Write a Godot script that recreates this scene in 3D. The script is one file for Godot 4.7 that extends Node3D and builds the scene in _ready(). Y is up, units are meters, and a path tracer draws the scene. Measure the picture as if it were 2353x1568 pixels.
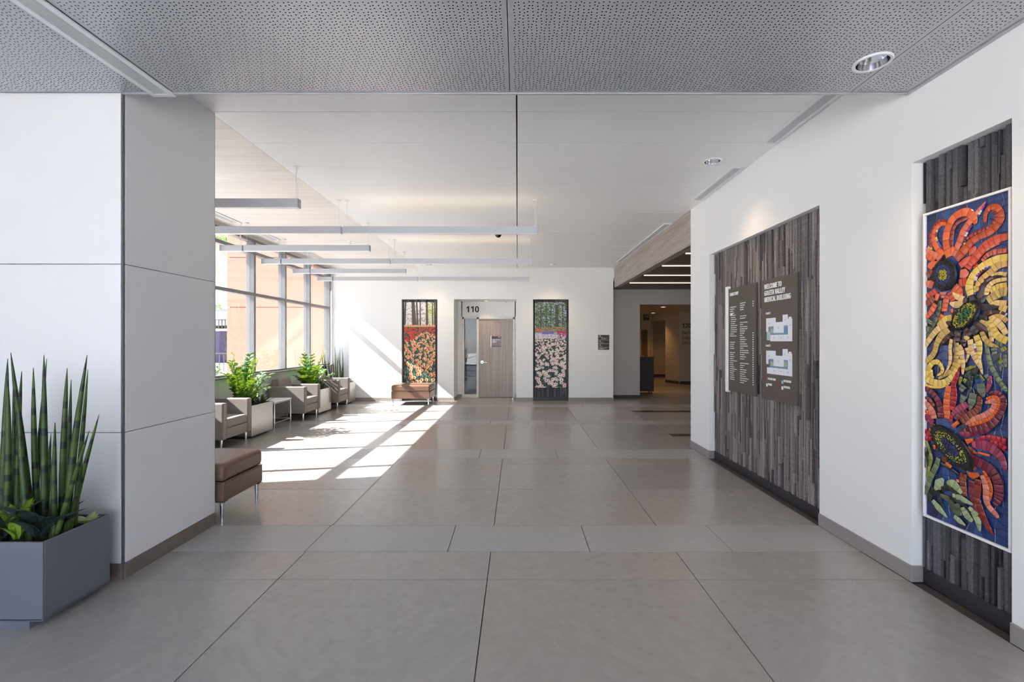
extends Node3D
# Bright lobby of a medical building: big side window, slate niches, tiled floor.
# y is up, the camera looks along -z; "depth" below is -z.

var mats := {}
var taken := {}
var slate_tones := {"slate": [], "charcoal_slate": []}
var rng := RandomNumberGenerator.new()
const EYE := 1.55
const FOCAL := 1080.0
const CEIL := 3.49

# ---------------------------------------------------------------- helpers
func V(x: float, y: float, d: float) -> Vector3:
	return Vector3(x, y, -d)

func numbered(called: String) -> String:
	if not taken.has(called):
		taken[called] = 0
		return called
	taken[called] += 1
	return "%s_%03d" % [called, taken[called]]

func mat(key: String, col: Color, rough := 0.6, metal := 0.0) -> StandardMaterial3D:
	if mats.has(key):
		return mats[key]
	var m := StandardMaterial3D.new()
	m.resource_name = key
	m.albedo_color = col
	m.roughness = rough
	m.metallic = metal
	mats[key] = m
	return m

func c8(r: int, g: int, b: int) -> Color:
	return Color(r / 255.0, g / 255.0, b / 255.0)

func ST() -> SurfaceTool:
	var s := SurfaceTool.new()
	s.begin(Mesh.PRIMITIVE_TRIANGLES)
	return s

func uv_of(p: Vector3, n: Vector3) -> Vector2:
	var a := n.abs()
	if a.x >= a.y and a.x >= a.z:
		return Vector2(-p.z, -p.y)
	if a.y >= a.z:
		return Vector2(p.x, -p.z)
	return Vector2(p.x, -p.y)

func vert(st: SurfaceTool, p: Vector3, n: Vector3) -> void:
	st.set_normal(n)
	st.set_uv(uv_of(p, n))
	st.add_vertex(p)

func tri(st: SurfaceTool, a: Vector3, b: Vector3, c: Vector3, n: Vector3) -> void:
	if (b - a).cross(c - a).dot(n) > 0.0:
		var t := b
		b = c
		c = t
	vert(st, a, n)
	vert(st, b, n)
	vert(st, c, n)

func tri_n(st: SurfaceTool, a: Vector3, b: Vector3, c: Vector3, na: Vector3, nb: Vector3, nc: Vector3) -> void:
	if (b - a).cross(c - a).dot(na + nb + nc) > 0.0:
		vert(st, a, na)
		vert(st, c, nc)
		vert(st, b, nb)
	else:
		vert(st, a, na)
		vert(st, b, nb)
		vert(st, c, nc)

func quad(st: SurfaceTool, a: Vector3, b: Vector3, c: Vector3, d: Vector3, n: Vector3) -> void:
	tri(st, a, b, c, n)
	tri(st, a, c, d, n)

# a box with chamfered edges; xf places it
func cbox(st: SurfaceTool, center: Vector3, size: Vector3, bev := 0.0, xf := Transform3D.IDENTITY) -> void:
	var h := size * 0.5
	var b := minf(bev, minf(h.x, minf(h.y, h.z)) * 0.9)
	var pt := func(s: Vector3, axis: int) -> Vector3:
		var q := Vector3(s.x * (h.x - b), s.y * (h.y - b), s.z * (h.z - b))
		q[axis] = s[axis] * h[axis]
		return xf * (center + q)
	for a in 3:
		var u := (a + 1) % 3
		var w := (a + 2) % 3
		for s in [-1.0, 1.0]:
			var n := Vector3.ZERO
			n[a] = s
			var q := []
			for k in [[-1.0, -1.0], [1.0, -1.0], [1.0, 1.0], [-1.0, 1.0]]:
				var sv := Vector3.ZERO
				sv[a] = s
				sv[u] = k[0]
				sv[w] = k[1]
				q.append(pt.call(sv, a))
			quad(st, q[0], q[1], q[2], q[3], xf.basis * n)
	if b <= 0.0:
		return
	for a in 3:
		var u := (a + 1) % 3
		var w := (a + 2) % 3
		for su in [-1.0, 1.0]:
			for sw in [-1.0, 1.0]:
				var s0 := Vector3.ZERO
				s0[u] = su
				s0[w] = sw
				var s1 := s0
				s0[a] = -1.0
				s1[a] = 1.0
				var n := Vector3.ZERO
				n[u] = su
				n[w] = sw
				quad(st, pt.call(s0, u), pt.call(s1, u), pt.call(s1, w), pt.call(s0, w), xf.basis * n.normalized())
	for sx in [-1.0, 1.0]:
		for sy in [-1.0, 1.0]:
			for sz in [-1.0, 1.0]:
				var s := Vector3(sx, sy, sz)
				tri(st, pt.call(s, 0), pt.call(s, 1), pt.call(s, 2), xf.basis * s.normalized())

# box by ranges: x, y and depth
func box(st: SurfaceTool, x0: float, x1: float, y0: float, y1: float, d0: float, d1: float, bev := 0.0) -> void:
	cbox(st, Vector3((x0 + x1) * 0.5, (y0 + y1) * 0.5, -(d0 + d1) * 0.5), Vector3(absf(x1 - x0), absf(y1 - y0), absf(d1 - d0)), bev)

# soft upholstered block: rounded box with a crowned top
func rbox(st: SurfaceTool, center: Vector3, size: Vector3, r: float, puff := 0.0, xf := Transform3D.IDENTITY) -> void:
	var h := size * 0.5
	r = minf(r, minf(h.x, minf(h.y, h.z)) * 0.98)
	var stops := func(e: float) -> Array:
		return [-e, -e + r * 0.22, -e + r, -(e - r) * 0.5, 0.0, (e - r) * 0.5, e - r, e - r * 0.22, e]
	for a in 3:
		var u := (a + 1) % 3
		var w := (a + 2) % 3
		var us: Array = stops.call(h[u])
		var ws: Array = stops.call(h[w])
		for s in [-1.0, 1.0]:
			var P := []
			var N := []
			for i in us.size():
				for j in ws.size():
					var p := Vector3.ZERO
					p[a] = s * h[a]
					p[u] = us[i]
					p[w] = ws[j]
					var inner := Vector3(clampf(p.x, -(h.x - r), h.x - r), clampf(p.y, -(h.y - r), h.y - r), clampf(p.z, -(h.z - r), h.z - r))
					var n := (p - inner).normalized()
					var q := inner + n * r
					if puff > 0.0 and q.y > 0.0:
						var fx := 1.0 - pow(q.x / h.x, 2.0)
						var fz := 1.0 - pow(q.z / h.z, 2.0)
						q.y += puff * sqrt(maxf(fx, 0.0)) * sqrt(maxf(fz, 0.0)) * (q.y / h.y)
						n = (n + Vector3(q.x / h.x, 0, q.z / h.z) * puff * 2.0).normalized()
					P.append(xf * (center + q))
					N.append(xf.basis * n)
			var m := ws.size()
			for i in us.size() - 1:
				for j in m - 1:
					var k := i * m + j
					tri_n(st, P[k], P[k + m], P[k + m + 1], N[k], N[k + m], N[k + m + 1])
					tri_n(st, P[k], P[k + m + 1], P[k + 1], N[k], N[k + m + 1], N[k + 1])

# tube along points with a radius for each
func tube(st: SurfaceTool, pts: Array, radii: Array, sides := 8, caps := true, cols: Array = []) -> void:
	var rings := []
	var norms := []
	var up := Vector3(0.31, 0.2, 0.93).normalized()
	for i in pts.size():
		var t: Vector3 = (pts[mini(i + 1, pts.size() - 1)] - pts[maxi(i - 1, 0)]).normalized()
		if absf(t.dot(up)) > 0.95:
			up = Vector3(0.9, 0.3, -0.1).normalized()
		var a := (up - t * up.dot(t)).normalized()
		var b := t.cross(a)
		up = a
		var ring := []
		var nn := []
		for k in sides:
			var g := TAU * k / sides
			var o := a * cos(g) + b * sin(g)
			nn.append(o)
			ring.append(pts[i] + o * radii[i])
		rings.append(ring)
		norms.append(nn)
	for i in pts.size() - 1:
		for k in sides:
			var l := (k + 1) % sides
			if cols.size() > 0:
				st.set_color(cols[i])
			tri_n(st, rings[i][k], rings[i][l], rings[i + 1][l], norms[i][k], norms[i][l], norms[i + 1][l])
			tri_n(st, rings[i][k], rings[i + 1][l], rings[i + 1][k], norms[i][k], norms[i + 1][l], norms[i + 1][k])
	if caps:
		for e in [0, pts.size() - 1]:
			var n: Vector3 = (pts[0] - pts[1]).normalized() if e == 0 else (pts[e] - pts[e - 1]).normalized()
			for k in sides:
				tri(st, pts[e], rings[e][k], rings[e][(k + 1) % sides], n)

# surface of revolution about the y axis through at; profile = [[radius, y], ...]
func lathe(st: SurfaceTool, at: Vector3, profile: Array, sides := 24, flip := false) -> void:
	var turn := 0.0
	for i in profile.size() - 1:
		turn += profile[i][0] * profile[i + 1][1] - profile[i + 1][0] * profile[i][1]
	var sgn := -1.0 if turn > 0.0 else 1.0
	if flip:
		sgn = -sgn
	for i in profile.size() - 1:
		var r0: float = profile[i][0]
		var r1: float = profile[i + 1][0]
		var y0: float = profile[i][1]
		var y1: float = profile[i + 1][1]
		var sl := Vector2(y0 - y1, r1 - r0).normalized() * sgn
		for k in sides:
			var g0 := TAU * k / sides
			var g1 := TAU * (k + 1) / sides
			var e0 := Vector3(cos(g0), 0, sin(g0))
			var e1 := Vector3(cos(g1), 0, sin(g1))
			var n0 := e0 * sl.x + Vector3(0, sl.y, 0)
			var n1 := e1 * sl.x + Vector3(0, sl.y, 0)
			var a := at + e0 * r0 + Vector3(0, y0, 0)
			var b := at + e1 * r0 + Vector3(0, y0, 0)
			var c := at + e1 * r1 + Vector3(0, y1, 0)
			var d := at + e0 * r1 + Vector3(0, y1, 0)
			if r0 > 0.0:
				tri_n(st, a, b, c, n0, n1, n1)
			if r1 > 0.0:
				tri_n(st, a, c, d, n0, n1, n0)

# a long leaf: points, widths, a side direction; folded along its midrib
func blade(st: SurfaceTool, pts: Array, widths: Array, side: Vector3, fold := 0.25) -> void:
	for i in pts.size() - 1:
		var t: Vector3 = (pts[i + 1] - pts[i]).normalized()
		var s := (side - t * side.dot(t)).normalized()
		var n := s.cross(t)
		for g in [-1.0, 1.0]:
			var o0: Vector3 = (s * g + n * fold) * float(widths[i]) * 0.5
			var o1: Vector3 = (s * g + n * fold) * float(widths[i + 1]) * 0.5
			var nn: Vector3 = (n - s * g * fold).normalized()
			tri(st, pts[i], pts[i] + o0, pts[i + 1] + o1, nn)
			if i < pts.size() - 2:
				tri(st, pts[i], pts[i + 1] + o1, pts[i + 1], nn)
			else:
				tri(st, pts[i], pts[i + 1] + o1, pts[i + 1], nn)

func obj(called: String, st: SurfaceTool, m: Material, parent: Node = self) -> MeshInstance3D:
	var o := MeshInstance3D.new()
	o.mesh = st.commit()
	o.material_override = m
	return put(called, o, parent)

func put(called: String, o: Node3D, parent: Node = self) -> Node3D:
	if parent == self:
		o.name = numbered(called)
		add_child(o)
	else:
		o.name = called
		parent.add_child(o, true)
	return o

func inst(called: String, mesh: Mesh, m: Material, parent: Node, xf: Transform3D) -> MeshInstance3D:
	var o := MeshInstance3D.new()
	o.mesh = mesh
	o.material_override = m
	o.transform = xf
	put(called, o, parent)
	return o

func tag(o: Node, label: String, category: String, group := "") -> void:
	o.set_meta("label", label)
	o.set_meta("category", category)
	if group != "":
		o.set_meta("group", group)

func thing(called: String, label: String, category: String, at := Vector3.ZERO, turn := 0.0, group := "") -> Node3D:
	var o := Node3D.new()
	put(called, o)
	o.position = at
	o.rotation.y = turn
	tag(o, label, category, group)
	return o

func struct_obj(called: String, label: String, st: SurfaceTool, m: Material) -> MeshInstance3D:
	var o := obj(called, st, m)
	o.set_meta("kind", "structure")
	o.set_meta("label", label)
	return o

# raised lettering; facing: 0 = towards the camera (+z), 1 = towards -x
func lettering(txt: String, parent: Node, m: Material, at: Vector3, cap: float, facing := 0, narrow := 0.85, bold := 400, called := "lettering") -> MeshInstance3D:
	var f := SystemFont.new()
	f.font_names = PackedStringArray(["Droid Sans"])
	f.font_weight = bold
	var t := TextMesh.new()
	t.text = txt
	t.font = f
	t.font_size = 32
	t.pixel_size = cap / (0.715 * 32.0)
	t.depth = minf(0.004, cap * 0.1)
	t.curve_step = 1.5
	t.horizontal_alignment = HORIZONTAL_ALIGNMENT_LEFT
	t.vertical_alignment = VERTICAL_ALIGNMENT_BOTTOM
	var b := Basis.IDENTITY.scaled(Vector3(narrow, 1, 1))
	if facing == 1:
		b = Basis(Vector3.UP, -PI / 2) * b
	return inst(called, t, m, parent, Transform3D(b, at))

func noise_image(w: int, h: int, sx: float, sy: float, lo: Color, hi: Color, sd: int, oct := 4, gain := 0.5) -> ImageTexture:
	var nz := FastNoiseLite.new()
	nz.seed = sd
	nz.noise_type = FastNoiseLite.TYPE_SIMPLEX_SMOOTH
	nz.frequency = 1.0
	nz.fractal_octaves = oct
	nz.fractal_gain = gain
	var img := Image.create(w, h, false, Image.FORMAT_RGB8)
	for y in h:
		for x in w:
			# torus sampling so that the tile repeats without seams
			var a := TAU * x / w
			var b := TAU * y / h
			var v := nz.get_noise_3d(cos(a) * sx + cos(b) * sy, sin(a) * sx + 7.3 * cos(b) * 0.1, sin(b) * sy)
			img.set_pixel(x, y, lo.lerp(hi, clampf(v * 0.9 + 0.5, 0.0, 1.0)))
	img.generate_mipmaps()
	return ImageTexture.create_from_image(img)

# streaky grain running along u (or along v)
func grain_image(w: int, h: int, lo: Color, hi: Color, sd: int, along_u: bool) -> ImageTexture:
	var nz := FastNoiseLite.new()
	nz.seed = sd
	nz.frequency = 1.0
	nz.fractal_octaves = 3
	var img := Image.create(w, h, false, Image.FORMAT_RGB8)
	for y in h:
		for x in w:
			var l: float = float(x) / w if along_u else float(y) / h
			var c: float = float(y) / h if along_u else float(x) / w
			var edge := minf(1.0, l * 8.0)
			var f := func(q: float) -> float:
				return 0.6 * nz.get_noise_2d(q * 1.6, c * 70.0) + 0.5 * nz.get_noise_2d(q * 0.7 + 31.0, c * 16.0) + 0.4 * nz.get_noise_2d(q * 6.0, c * 240.0)
			var v: float = lerpf(f.call(l + 1.0), f.call(l), edge)
			img.set_pixel(x, y, lo.lerp(hi, clampf(v * 0.75 + 0.5, 0.0, 1.0)))
	img.generate_mipmaps()
	return ImageTexture.create_from_image(img)

func textured(key: String, tex: Texture2D, rough: float, scale: Vector3, triplanar := true) -> StandardMaterial3D:
	var m := mat(key, Color.WHITE, rough)
	m.albedo_texture = tex
	m.uv1_scale = scale
	if triplanar:
		m.uv1_triplanar = true
		m.uv1_world_triplanar = true
	return m

func make_materials() -> void:
	mat("wall_paint", c8(240, 240, 239), 0.55)
	mat("ceiling_panel", c8(243, 243, 244), 0.42)
	mat("pier_panel", c8(226, 225, 227), 0.3)
	mat("dark_gap", c8(38, 37, 38), 0.8)
	mat("grout", c8(70, 66, 64), 0.85)
	mat("baseboard", c8(150, 143, 139), 0.35)
	mat("black_base", c8(44, 45, 50), 0.4)
	mat("grey_metal", c8(188, 190, 195), 0.36, 0.35)
	mat("white_metal", c8(232, 233, 236), 0.35)
	mat("grille", c8(206, 208, 213), 0.45)
	mat("grille_back", c8(120, 121, 126), 0.7)
	mat("frame_metal", c8(128, 128, 130), 0.38, 0.25)
	mat("chrome", c8(225, 225, 228), 0.12, 1.0)
	mat("steel", c8(190, 190, 188), 0.3, 0.85)
	mat("pendant_metal", c8(190, 192, 199), 0.4, 0.2)
	mat("lens", c8(244, 244, 246), 0.5)
	mat("upholstery", c8(134, 126, 121), 0.7)
	mats["upholstery"].rim_enabled = true
	mats["upholstery"].rim = 0.4
	mats["upholstery"].rim_tint = 0.3
	mat("brown_leather", c8(116, 88, 72), 0.42)
	mat("sign_brown", c8(84, 75, 70), 0.5)
	mat("print_white", c8(242, 242, 244), 0.6)
	mat("print_dark", c8(52, 46, 43), 0.6)
	mat("planter_paint", c8(104, 106, 116), 0.42)
	mat("plinth", c8(60, 61, 66), 0.6)
	mat("soil", c8(58, 44, 34), 0.95)
	mat("podium", c8(58, 58, 62), 0.5)
	mat("orange_stucco", c8(160, 117, 99), 0.85)
	mat("pale_concrete", c8(214, 210, 204), 0.9)
	mat("door_frame_paint", c8(226, 224, 217), 0.4)
	mat("inlay", c8(62, 57, 55), 0.3)
	mat("slate_back", c8(40, 38, 39), 0.9)
	var glass := mat("glass", Color(0.06, 0.07, 0.07, 0.36), 0.0)
	glass.transparency = BaseMaterial3D.TRANSPARENCY_ALPHA
	var cg := mat("clear_glass", Color(0.9, 0.95, 0.94, 0.04), 0.0)
	cg.transparency = BaseMaterial3D.TRANSPARENCY_ALPHA
	var g2 := mat("tinted_glass", Color(0.25, 0.24, 0.24, 0.45), 0.0)
	g2.transparency = BaseMaterial3D.TRANSPARENCY_ALPHA
	# floor tile bodies: three close tones of the same porcelain
	var ft := noise_image(256, 256, 3.0, 3.0, c8(152, 148, 146), c8(163, 159, 157), 11, 5, 0.7)
	for k in 3:
		var m := textured("floor_tile_%d" % k, ft, 0.26, Vector3(0.55, 0.55, 0.55))
		m.albedo_color = [Color(1, 1, 1), Color(0.97, 0.97, 0.97), Color(1.0, 0.985, 0.97)][k]
		m.metallic_specular = 0.6
	var fs := noise_image(256, 256, 9.0, 9.0, c8(154, 153, 153), c8(174, 173, 173), 17, 5, 0.8)
	textured("strip_tile", fs, 0.36, Vector3(0.9, 0.9, 0.9))
	var wc := grain_image(512, 512, c8(222, 215, 209), c8(243, 239, 235), 5, true)
	textured("pale_wood", wc, 0.4, Vector3(0.4, 0.4, 0.4), false)
	var wh := grain_image(512, 512, c8(142, 129, 122), c8(184, 172, 165), 9, true)
	textured("grey_wood", wh, 0.45, Vector3(0.5, 0.5, 0.5), false)
	var wd := grain_image(256, 512, c8(150, 139, 132), c8(186, 175, 168), 21, false)
	textured("door_wood", wd, 0.4, Vector3(1.1, 0.45, 1.0), false)
	var wk := grain_image(512, 256, c8(72, 62, 58), c8(104, 92, 86), 33, true)
	textured("dark_wood", wk, 0.5, Vector3(0.5, 0.5, 0.5), false)
	var gap_mat := mat("slate_mixed", Color.WHITE, 0.75)
	gap_mat.vertex_color_use_as_albedo = true
	var sl := noise_image(256, 256, 8.0, 8.0, c8(150, 150, 150), c8(255, 255, 255), 41, 5, 0.75)
	for k in 5:
		var m := textured("slate_%d" % k, sl, 0.75, Vector3(1.6, 1.6, 1.6))
		m.albedo_color = [c8(178, 166, 163), c8(166, 155, 153), c8(148, 139, 139), c8(194, 181, 176), c8(118, 111, 113)][k]
		slate_tones["slate"].append(m.albedo_color)
		var m2 := textured("charcoal_slate_%d" % k, sl, 0.72, Vector3(1.6, 1.6, 1.6))
		m2.albedo_color = [c8(122, 120, 126), c8(110, 109, 114), c8(98, 97, 103), c8(132, 130, 134), c8(84, 83, 89)][k]
		slate_tones["charcoal_slate"].append(m2.albedo_color)

# ---------------------------------------------------------------- camera, sky, sun
func make_view() -> void:
	var cam := Camera3D.new()
	cam.name = "camera"
	add_child(cam)
	cam.position = Vector3(0, EYE, 0)
	var near := 0.05
	cam.projection = Camera3D.PROJECTION_FRUSTUM
	cam.set_frustum(near * 1568.0 / FOCAL, Vector2((1176.5 - 1189.0) / FOCAL * near, (786.0 - 784.0) / FOCAL * near), near, 200.0)
	cam.current = true
	var we := WorldEnvironment.new()
	we.name = "environment"
	var e := Environment.new()
	var sky := Sky.new()
	var sm := ProceduralSkyMaterial.new()
	sm.sky_top_color = c8(168, 198, 240)
	sm.sky_horizon_color = c8(236, 243, 250)
	sm.ground_bottom_color = c8(200, 198, 194)
	sm.ground_horizon_color = c8(228, 228, 228)
	sm.sun_angle_max = 1.0
	sm.sky_energy_multiplier = 1.0
	sky.sky_material = sm
	e.background_mode = Environment.BG_SKY
	e.sky = sky
	e.background_energy_multiplier = 3.4
	e.ambient_light_source = Environment.AMBIENT_SOURCE_SKY
	e.reflected_light_source = Environment.REFLECTION_SOURCE_SKY
	e.tonemap_mode = Environment.TONE_MAPPER_LINEAR
	e.tonemap_exposure = 2.22
	e.sdfgi_enabled = true
	e.ssao_enabled = true
	e.ssil_enabled = true
	we.environment = e
	add_child(we)
	var sun := DirectionalLight3D.new()
	sun.name = "sun"
	sun.light_energy = 9.0
	sun.light_color = Color(1.0, 0.985, 0.96)
	sun.light_angular_distance = 0.5
	sun.shadow_enabled = true
	add_child(sun)
	sun.look_at_from_position(Vector3(-10, 8.7, 1.9), Vector3(-10, 8.7, 1.9) + Vector3(1.0, -0.87, -0.19), Vector3.UP)

# a recessed lamp's beam
func beam(at: Vector3, energy: float, col: Color, angle := 42.0) -> void:
	var s := SpotLight3D.new()
	s.light_energy = energy
	s.light_color = col
	s.light_size = 0.07
	s.spot_angle = angle
	s.spot_range = 30.0
	s.spot_attenuation = 2.0
	s.shadow_enabled = true
	s.name = numbered("lamp_beam")
	add_child(s)
	s.position = at
	s.rotation_degrees = Vector3(-90, 0, 0)

func area(at: Vector3, size: Vector2, energy: float, col: Color, up := false) -> void:
	var s := AreaLight3D.new()
	s.area_size = size
	s.light_energy = energy
	s.light_color = col
	s.area_range = 30.0
	s.shadow_enabled = true
	s.name = numbered("lamp_panel")
	add_child(s)
	s.position = at
	s.rotation_degrees = Vector3(90 if up else -90, 0, 0)

# ---------------------------------------------------------------- the shell
func make_floor() -> void:
	var st := ST()
	box(st, -5.05, 10.0, -0.16, -0.008, -4.75, 21.0)
	var fl := struct_obj("floor", "taupe porcelain tiled lobby floor with paler cross bands", st, mats["grout"])
	var rows := [[-4.6, -3.6, 0], [-3.6, -2.6, 0], [-2.6, -2.1, 1], [-2.1, -1.1, 0], [-1.1, -0.1, 0], [-0.1, 0.7, 0], [0.7, 1.2, 1], [1.2, 2.1, 0], [2.1, 3.066, 0], [3.066, 3.473, 0], [3.473, 3.967, 1], [3.967, 4.938, 0], [4.938, 5.936, 0], [5.936, 6.246, 0], [6.246, 6.777, 1], [6.777, 8.81, 0], [8.81, 9.25, 1], [9.25, 10.2, 0], [10.2, 11.16, 0], [11.16, 11.66, 1], [11.66, 13.15, 0]]
	for r in rows:
		tile_row(fl, r[0], r[1], r[2], -4.95, 2.54)
	for r in [[6.75, 7.71, 0], [7.71, 7.93, 2], [7.93, 8.81, 0], [8.81, 9.25, 1], [9.25, 10.33, 0], [10.33, 10.6, 2], [10.6, 11.16, 0], [11.16, 11.66, 1], [11.66, 12.95, 0], [12.95, 14.4, 0], [14.4, 14.7, 1], [14.7, 16.2, 0], [16.2, 17.6, 0], [17.6, 19.2, 0], [19.2, 20.9, 0]]:
		tile_row(fl, r[0], r[1], r[2], 2.54, 9.2)

func tile_row(fl: Node, d0: float, d1: float, kind: int, x0: float, x1: float) -> void:
	var pitch: float = [1.367, 1.055, 2.1][kind]
	var first: float = [-1.564, -0.518, 2.54][kind]
	var k := floori((x0 - first) / pitch)
	var gap := 0.005
	while first + k * pitch < x1 - 0.02:
		var a := maxf(first + k * pitch, x0)
		var b := minf(first + (k + 1) * pitch, x1)
		k += 1
		if b - a < 0.03:
			continue
		if d1 < 4.0 and d0 > 3.0 and b < -2.62:
			continue
		var st := ST()
		box(st, a + gap * 0.5, b - gap * 0.5, -0.012, 0.0, d0 + gap * 0.5, d1 - gap * 0.5, 0.0012)
		var m: Material = mats["strip_tile"] if kind == 1 else (mats["inlay"] if kind == 2 else mats["floor_tile_%d" % (absi(k * 7 + int(d0 * 10.0)) % 3)])
		obj("tile" if kind == 0 else ("band_tile" if kind == 1 else "inlay_tile"), st, m, fl)

func slate(parent: Node, mode: int, u0: float, u1: float, y0: float, y1: float, plane: float, prefix: String, wmin: float, wmax: float, most: int) -> void:
	# thin upright slate strips of uneven depth; mode 1 faces -x (u is depth), mode 0 faces the camera (u is x)
	var unit := BoxMesh.new()
	var bk := ST()
	if mode == 1:
		box(bk, plane - 0.003, plane + 0.002, y0, y1, u0, u1)
	else:
		box(bk, u0, u1, y0, y1, plane - 0.003, plane + 0.002)
	obj("shade_backing", bk, mats["slate_back"], parent)  # dark sheet stands in for the shade in gaps between strips
	var rest := ST()
	var any := false
	var n := 0
	var u := u0
	while u < u1 - 0.004:
		var w := minf(rng.randf_range(wmin, wmax), u1 - u)
		var y := y0
		var first := true
		while y < y1 - 0.01:
			var l := rng.randf_range(0.22, 0.95)
			if first:
				l = rng.randf_range(0.08, 0.6)
				first = false
			l = minf(l, y1 - y)
			var dp := rng.randf_range(0.020, 0.042) if rng.randf() > 0.25 else rng.randf_range(0.004, 0.009)
			var tone := rng.randi() % 5
			var mm: Material = mats["%s_%d" % [prefix, tone]]
			var c := Vector3(plane - dp * 0.5, y + l * 0.5, -(u + w * 0.5)) if mode == 1 else Vector3(u + w * 0.5, y + l * 0.5, -(plane - dp * 0.5))
			var gp := rng.randf_range(0.0008, 0.0035)
			var s := Vector3(dp, l - 0.0015, w - gp) if mode == 1 else Vector3(w - gp, l - 0.0015, dp)
			if n < most:
				inst("slate_strip", unit, mm, parent, Transform3D(Basis.IDENTITY.scaled(s), c))
			else:
				rest.set_color((slate_tones[prefix][tone] as Color).srgb_to_linear() * 0.62)
				cbox(rest, c, s)
				any = true
			n += 1
			y += l
		u += w
	if any:
		var o := obj("slate_strips", rest, mats["slate_mixed"], parent)
		o.set_meta("kind", "stuff")

func make_walls() -> void:
	var top := 3.8
	# right wall with two slate niches
	var st := ST()
	var wx := 2.55
	var nx := 2.642
	box(st, wx, 2.8, 0, top, -4.75, 2.424)
	box(st, wx, 2.8, 0, top, 3.04, 3.968)
	box(st, wx, 2.8, 0, top, 6.245, 6.917)
	for n in [[2.424, 3.04], [3.968, 6.245]]:
		box(st, wx, 2.8, 2.706, top, n[0], n[1])
		box(st, nx, 2.8, 0, 2.72, n[0] - 0.01, n[1] + 0.01)
	var wr := struct_obj("wall_right", "long white wall on the right with two slate lined niches", st, mats["wall_paint"])
	slate(wr, 1, 3.972, 6.241, 0.105, 2.704, nx, "slate", 0.008, 0.021, 300)
	slate(wr, 1, 2.428, 3.036, 0.105, 2.704, nx, "charcoal_slate", 0.011, 0.026, 300)
	st = ST()
	for d in [[-4.7, 2.424], [3.04, 3.968], [6.245, 6.917]]:
		box(st, wx - 0.012, wx, 0, 0.104, d[0], d[1], 0.002)
	box(st, wx - 0.012, nx, 0, 0.104, 3.028, 3.04, 0.002)
	box(st, wx - 0.012, nx, 0, 0.104, 6.233, 6.245, 0.002)
	struct_obj("baseboard_right", "grey tile baseboard along the right wall", st, mats["baseboard"])
	st = ST()
	box(st, nx - 0.03, nx, 0, 0.104, 2.426, 3.028, 0.002)
	box(st, nx - 0.03, nx, 0, 0.104, 3.97, 6.233, 0.002)
	struct_obj("baseboard_niche", "black baseboard inside the slate niches on the right", st, mats["black_base"])

	# back wall with two tall niches and the door recess
	st = ST()
	var bd := 12.31
	box(st, -5.05, -3.03, 0, top, bd, 12.9)
	box(st, -2.097, -1.664, 0, top, bd, 13.2)
	box(st, -0.034, 0.41, 0, top, bd, 13.2)
	box(st, 1.345, 2.508, 0, top, bd, 13.05)
	for n in [[-3.03, -2.097], [0.41, 1.345]]:
		box(st, n[0], n[1], 2.667, top, bd, 12.9)
		box(st, n[0] - 0.01, n[1] + 0.01, 0, 2.68, bd + 0.09, 12.9)
	box(st, -1.664, -0.034, 2.667, top, bd, 13.2)
	# recess end wall round the door set
	box(st, -1.70, -1.538, 0, 2.7, 13.08, 13.22)
	box(st, -0.073, 0.0, 0, 2.7, 13.08, 13.22)
	box(st, -1.56, -0.05, 2.235, 2.7, 13.08, 13.22)
	var wb := struct_obj("wall_back", "white back wall with two picture niches and a door recess", st, mats["wall_paint"])
	slate(wb, 0, -3.026, -2.101, 0.09, 2.664, bd + 0.092, "charcoal_slate", 0.02, 0.035, 0)
	slate(wb, 0, 0.414, 1.341, 0.09, 2.664, bd + 0.092, "charcoal_slate", 0.02, 0.035, 0)
	st = ST()
	for x in [[-4.9, -3.03], [-2.097, -1.652], [-0.046, 0.41], [1.345, 2.52]]:
		box(st, x[0], x[1], 0, 0.09, bd - 0.012, bd, 0.002)
	box(st, -1.664, -1.652, 0, 0.09, bd, 13.08, 0.002)
	box(st, -0.046, -0.034, 0, 0.09, bd, 13.08, 0.002)
	box(st, 2.508, 2.52, 0, 0.09, bd, 12.9, 0.002)
	box(st, -1.652, -1.538, 0, 0.09, 13.068, 13.08, 0.002)
	struct_obj("baseboard_back", "grey tile baseboard along the back wall", st, mats["baseboard"])
	st = ST()
	box(st, -3.026, -2.101, 0, 0.09, bd + 0.05, bd + 0.09)
	box(st, 0.414, 1.341, 0, 0.09, bd + 0.05, bd + 0.09)
	struct_obj("baseboard_picture_niche", "black baseboard under the flower pictures", st, mats["black_base"])

	# closed store room behind the sidelight
	st = ST()
	box(st, -1.75, 0.1, -0.1, 0.0, 13.22, 15.6)
	box(st, -1.75, 0.1, 2.7, 2.8, 13.22, 15.6)
	box(st, -1.85, -1.75, 0, 2.8, 13.2, 15.6)
	box(st, 0.1, 0.2, 0, 2.8, 13.2, 15.6)
	box(st, -1.85, 0.2, 0, 2.8, 15.6, 15.7)
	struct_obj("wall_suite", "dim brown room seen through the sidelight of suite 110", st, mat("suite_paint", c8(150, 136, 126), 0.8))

	# left wall: low wall under the window, solid beyond
	st = ST()
	box(st, -5.06, -4.9, 0, top, -2.2, 4.7)
	box(st, -5.06, -4.9, 3.1, top, -4.75, -2.2)
	box(st, -5.06, -4.9, 0, 0.95, 4.7, 12.32)
	box(st, -5.06, -4.9, 3.45, top, 4.7, 12.32)
	struct_obj("wall_left", "white low wall under the long window on the left", st, mats["wall_paint"])

	# projecting pier on the left, clad with large panels
	st = ST()
	box(st, -4.9, -2.585, 0, 3.6, 3.08, 3.99)
	var pier := struct_obj("wall_pier", "pale panel clad pier on the left beside the planter", st, mats["dark_gap"])
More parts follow.
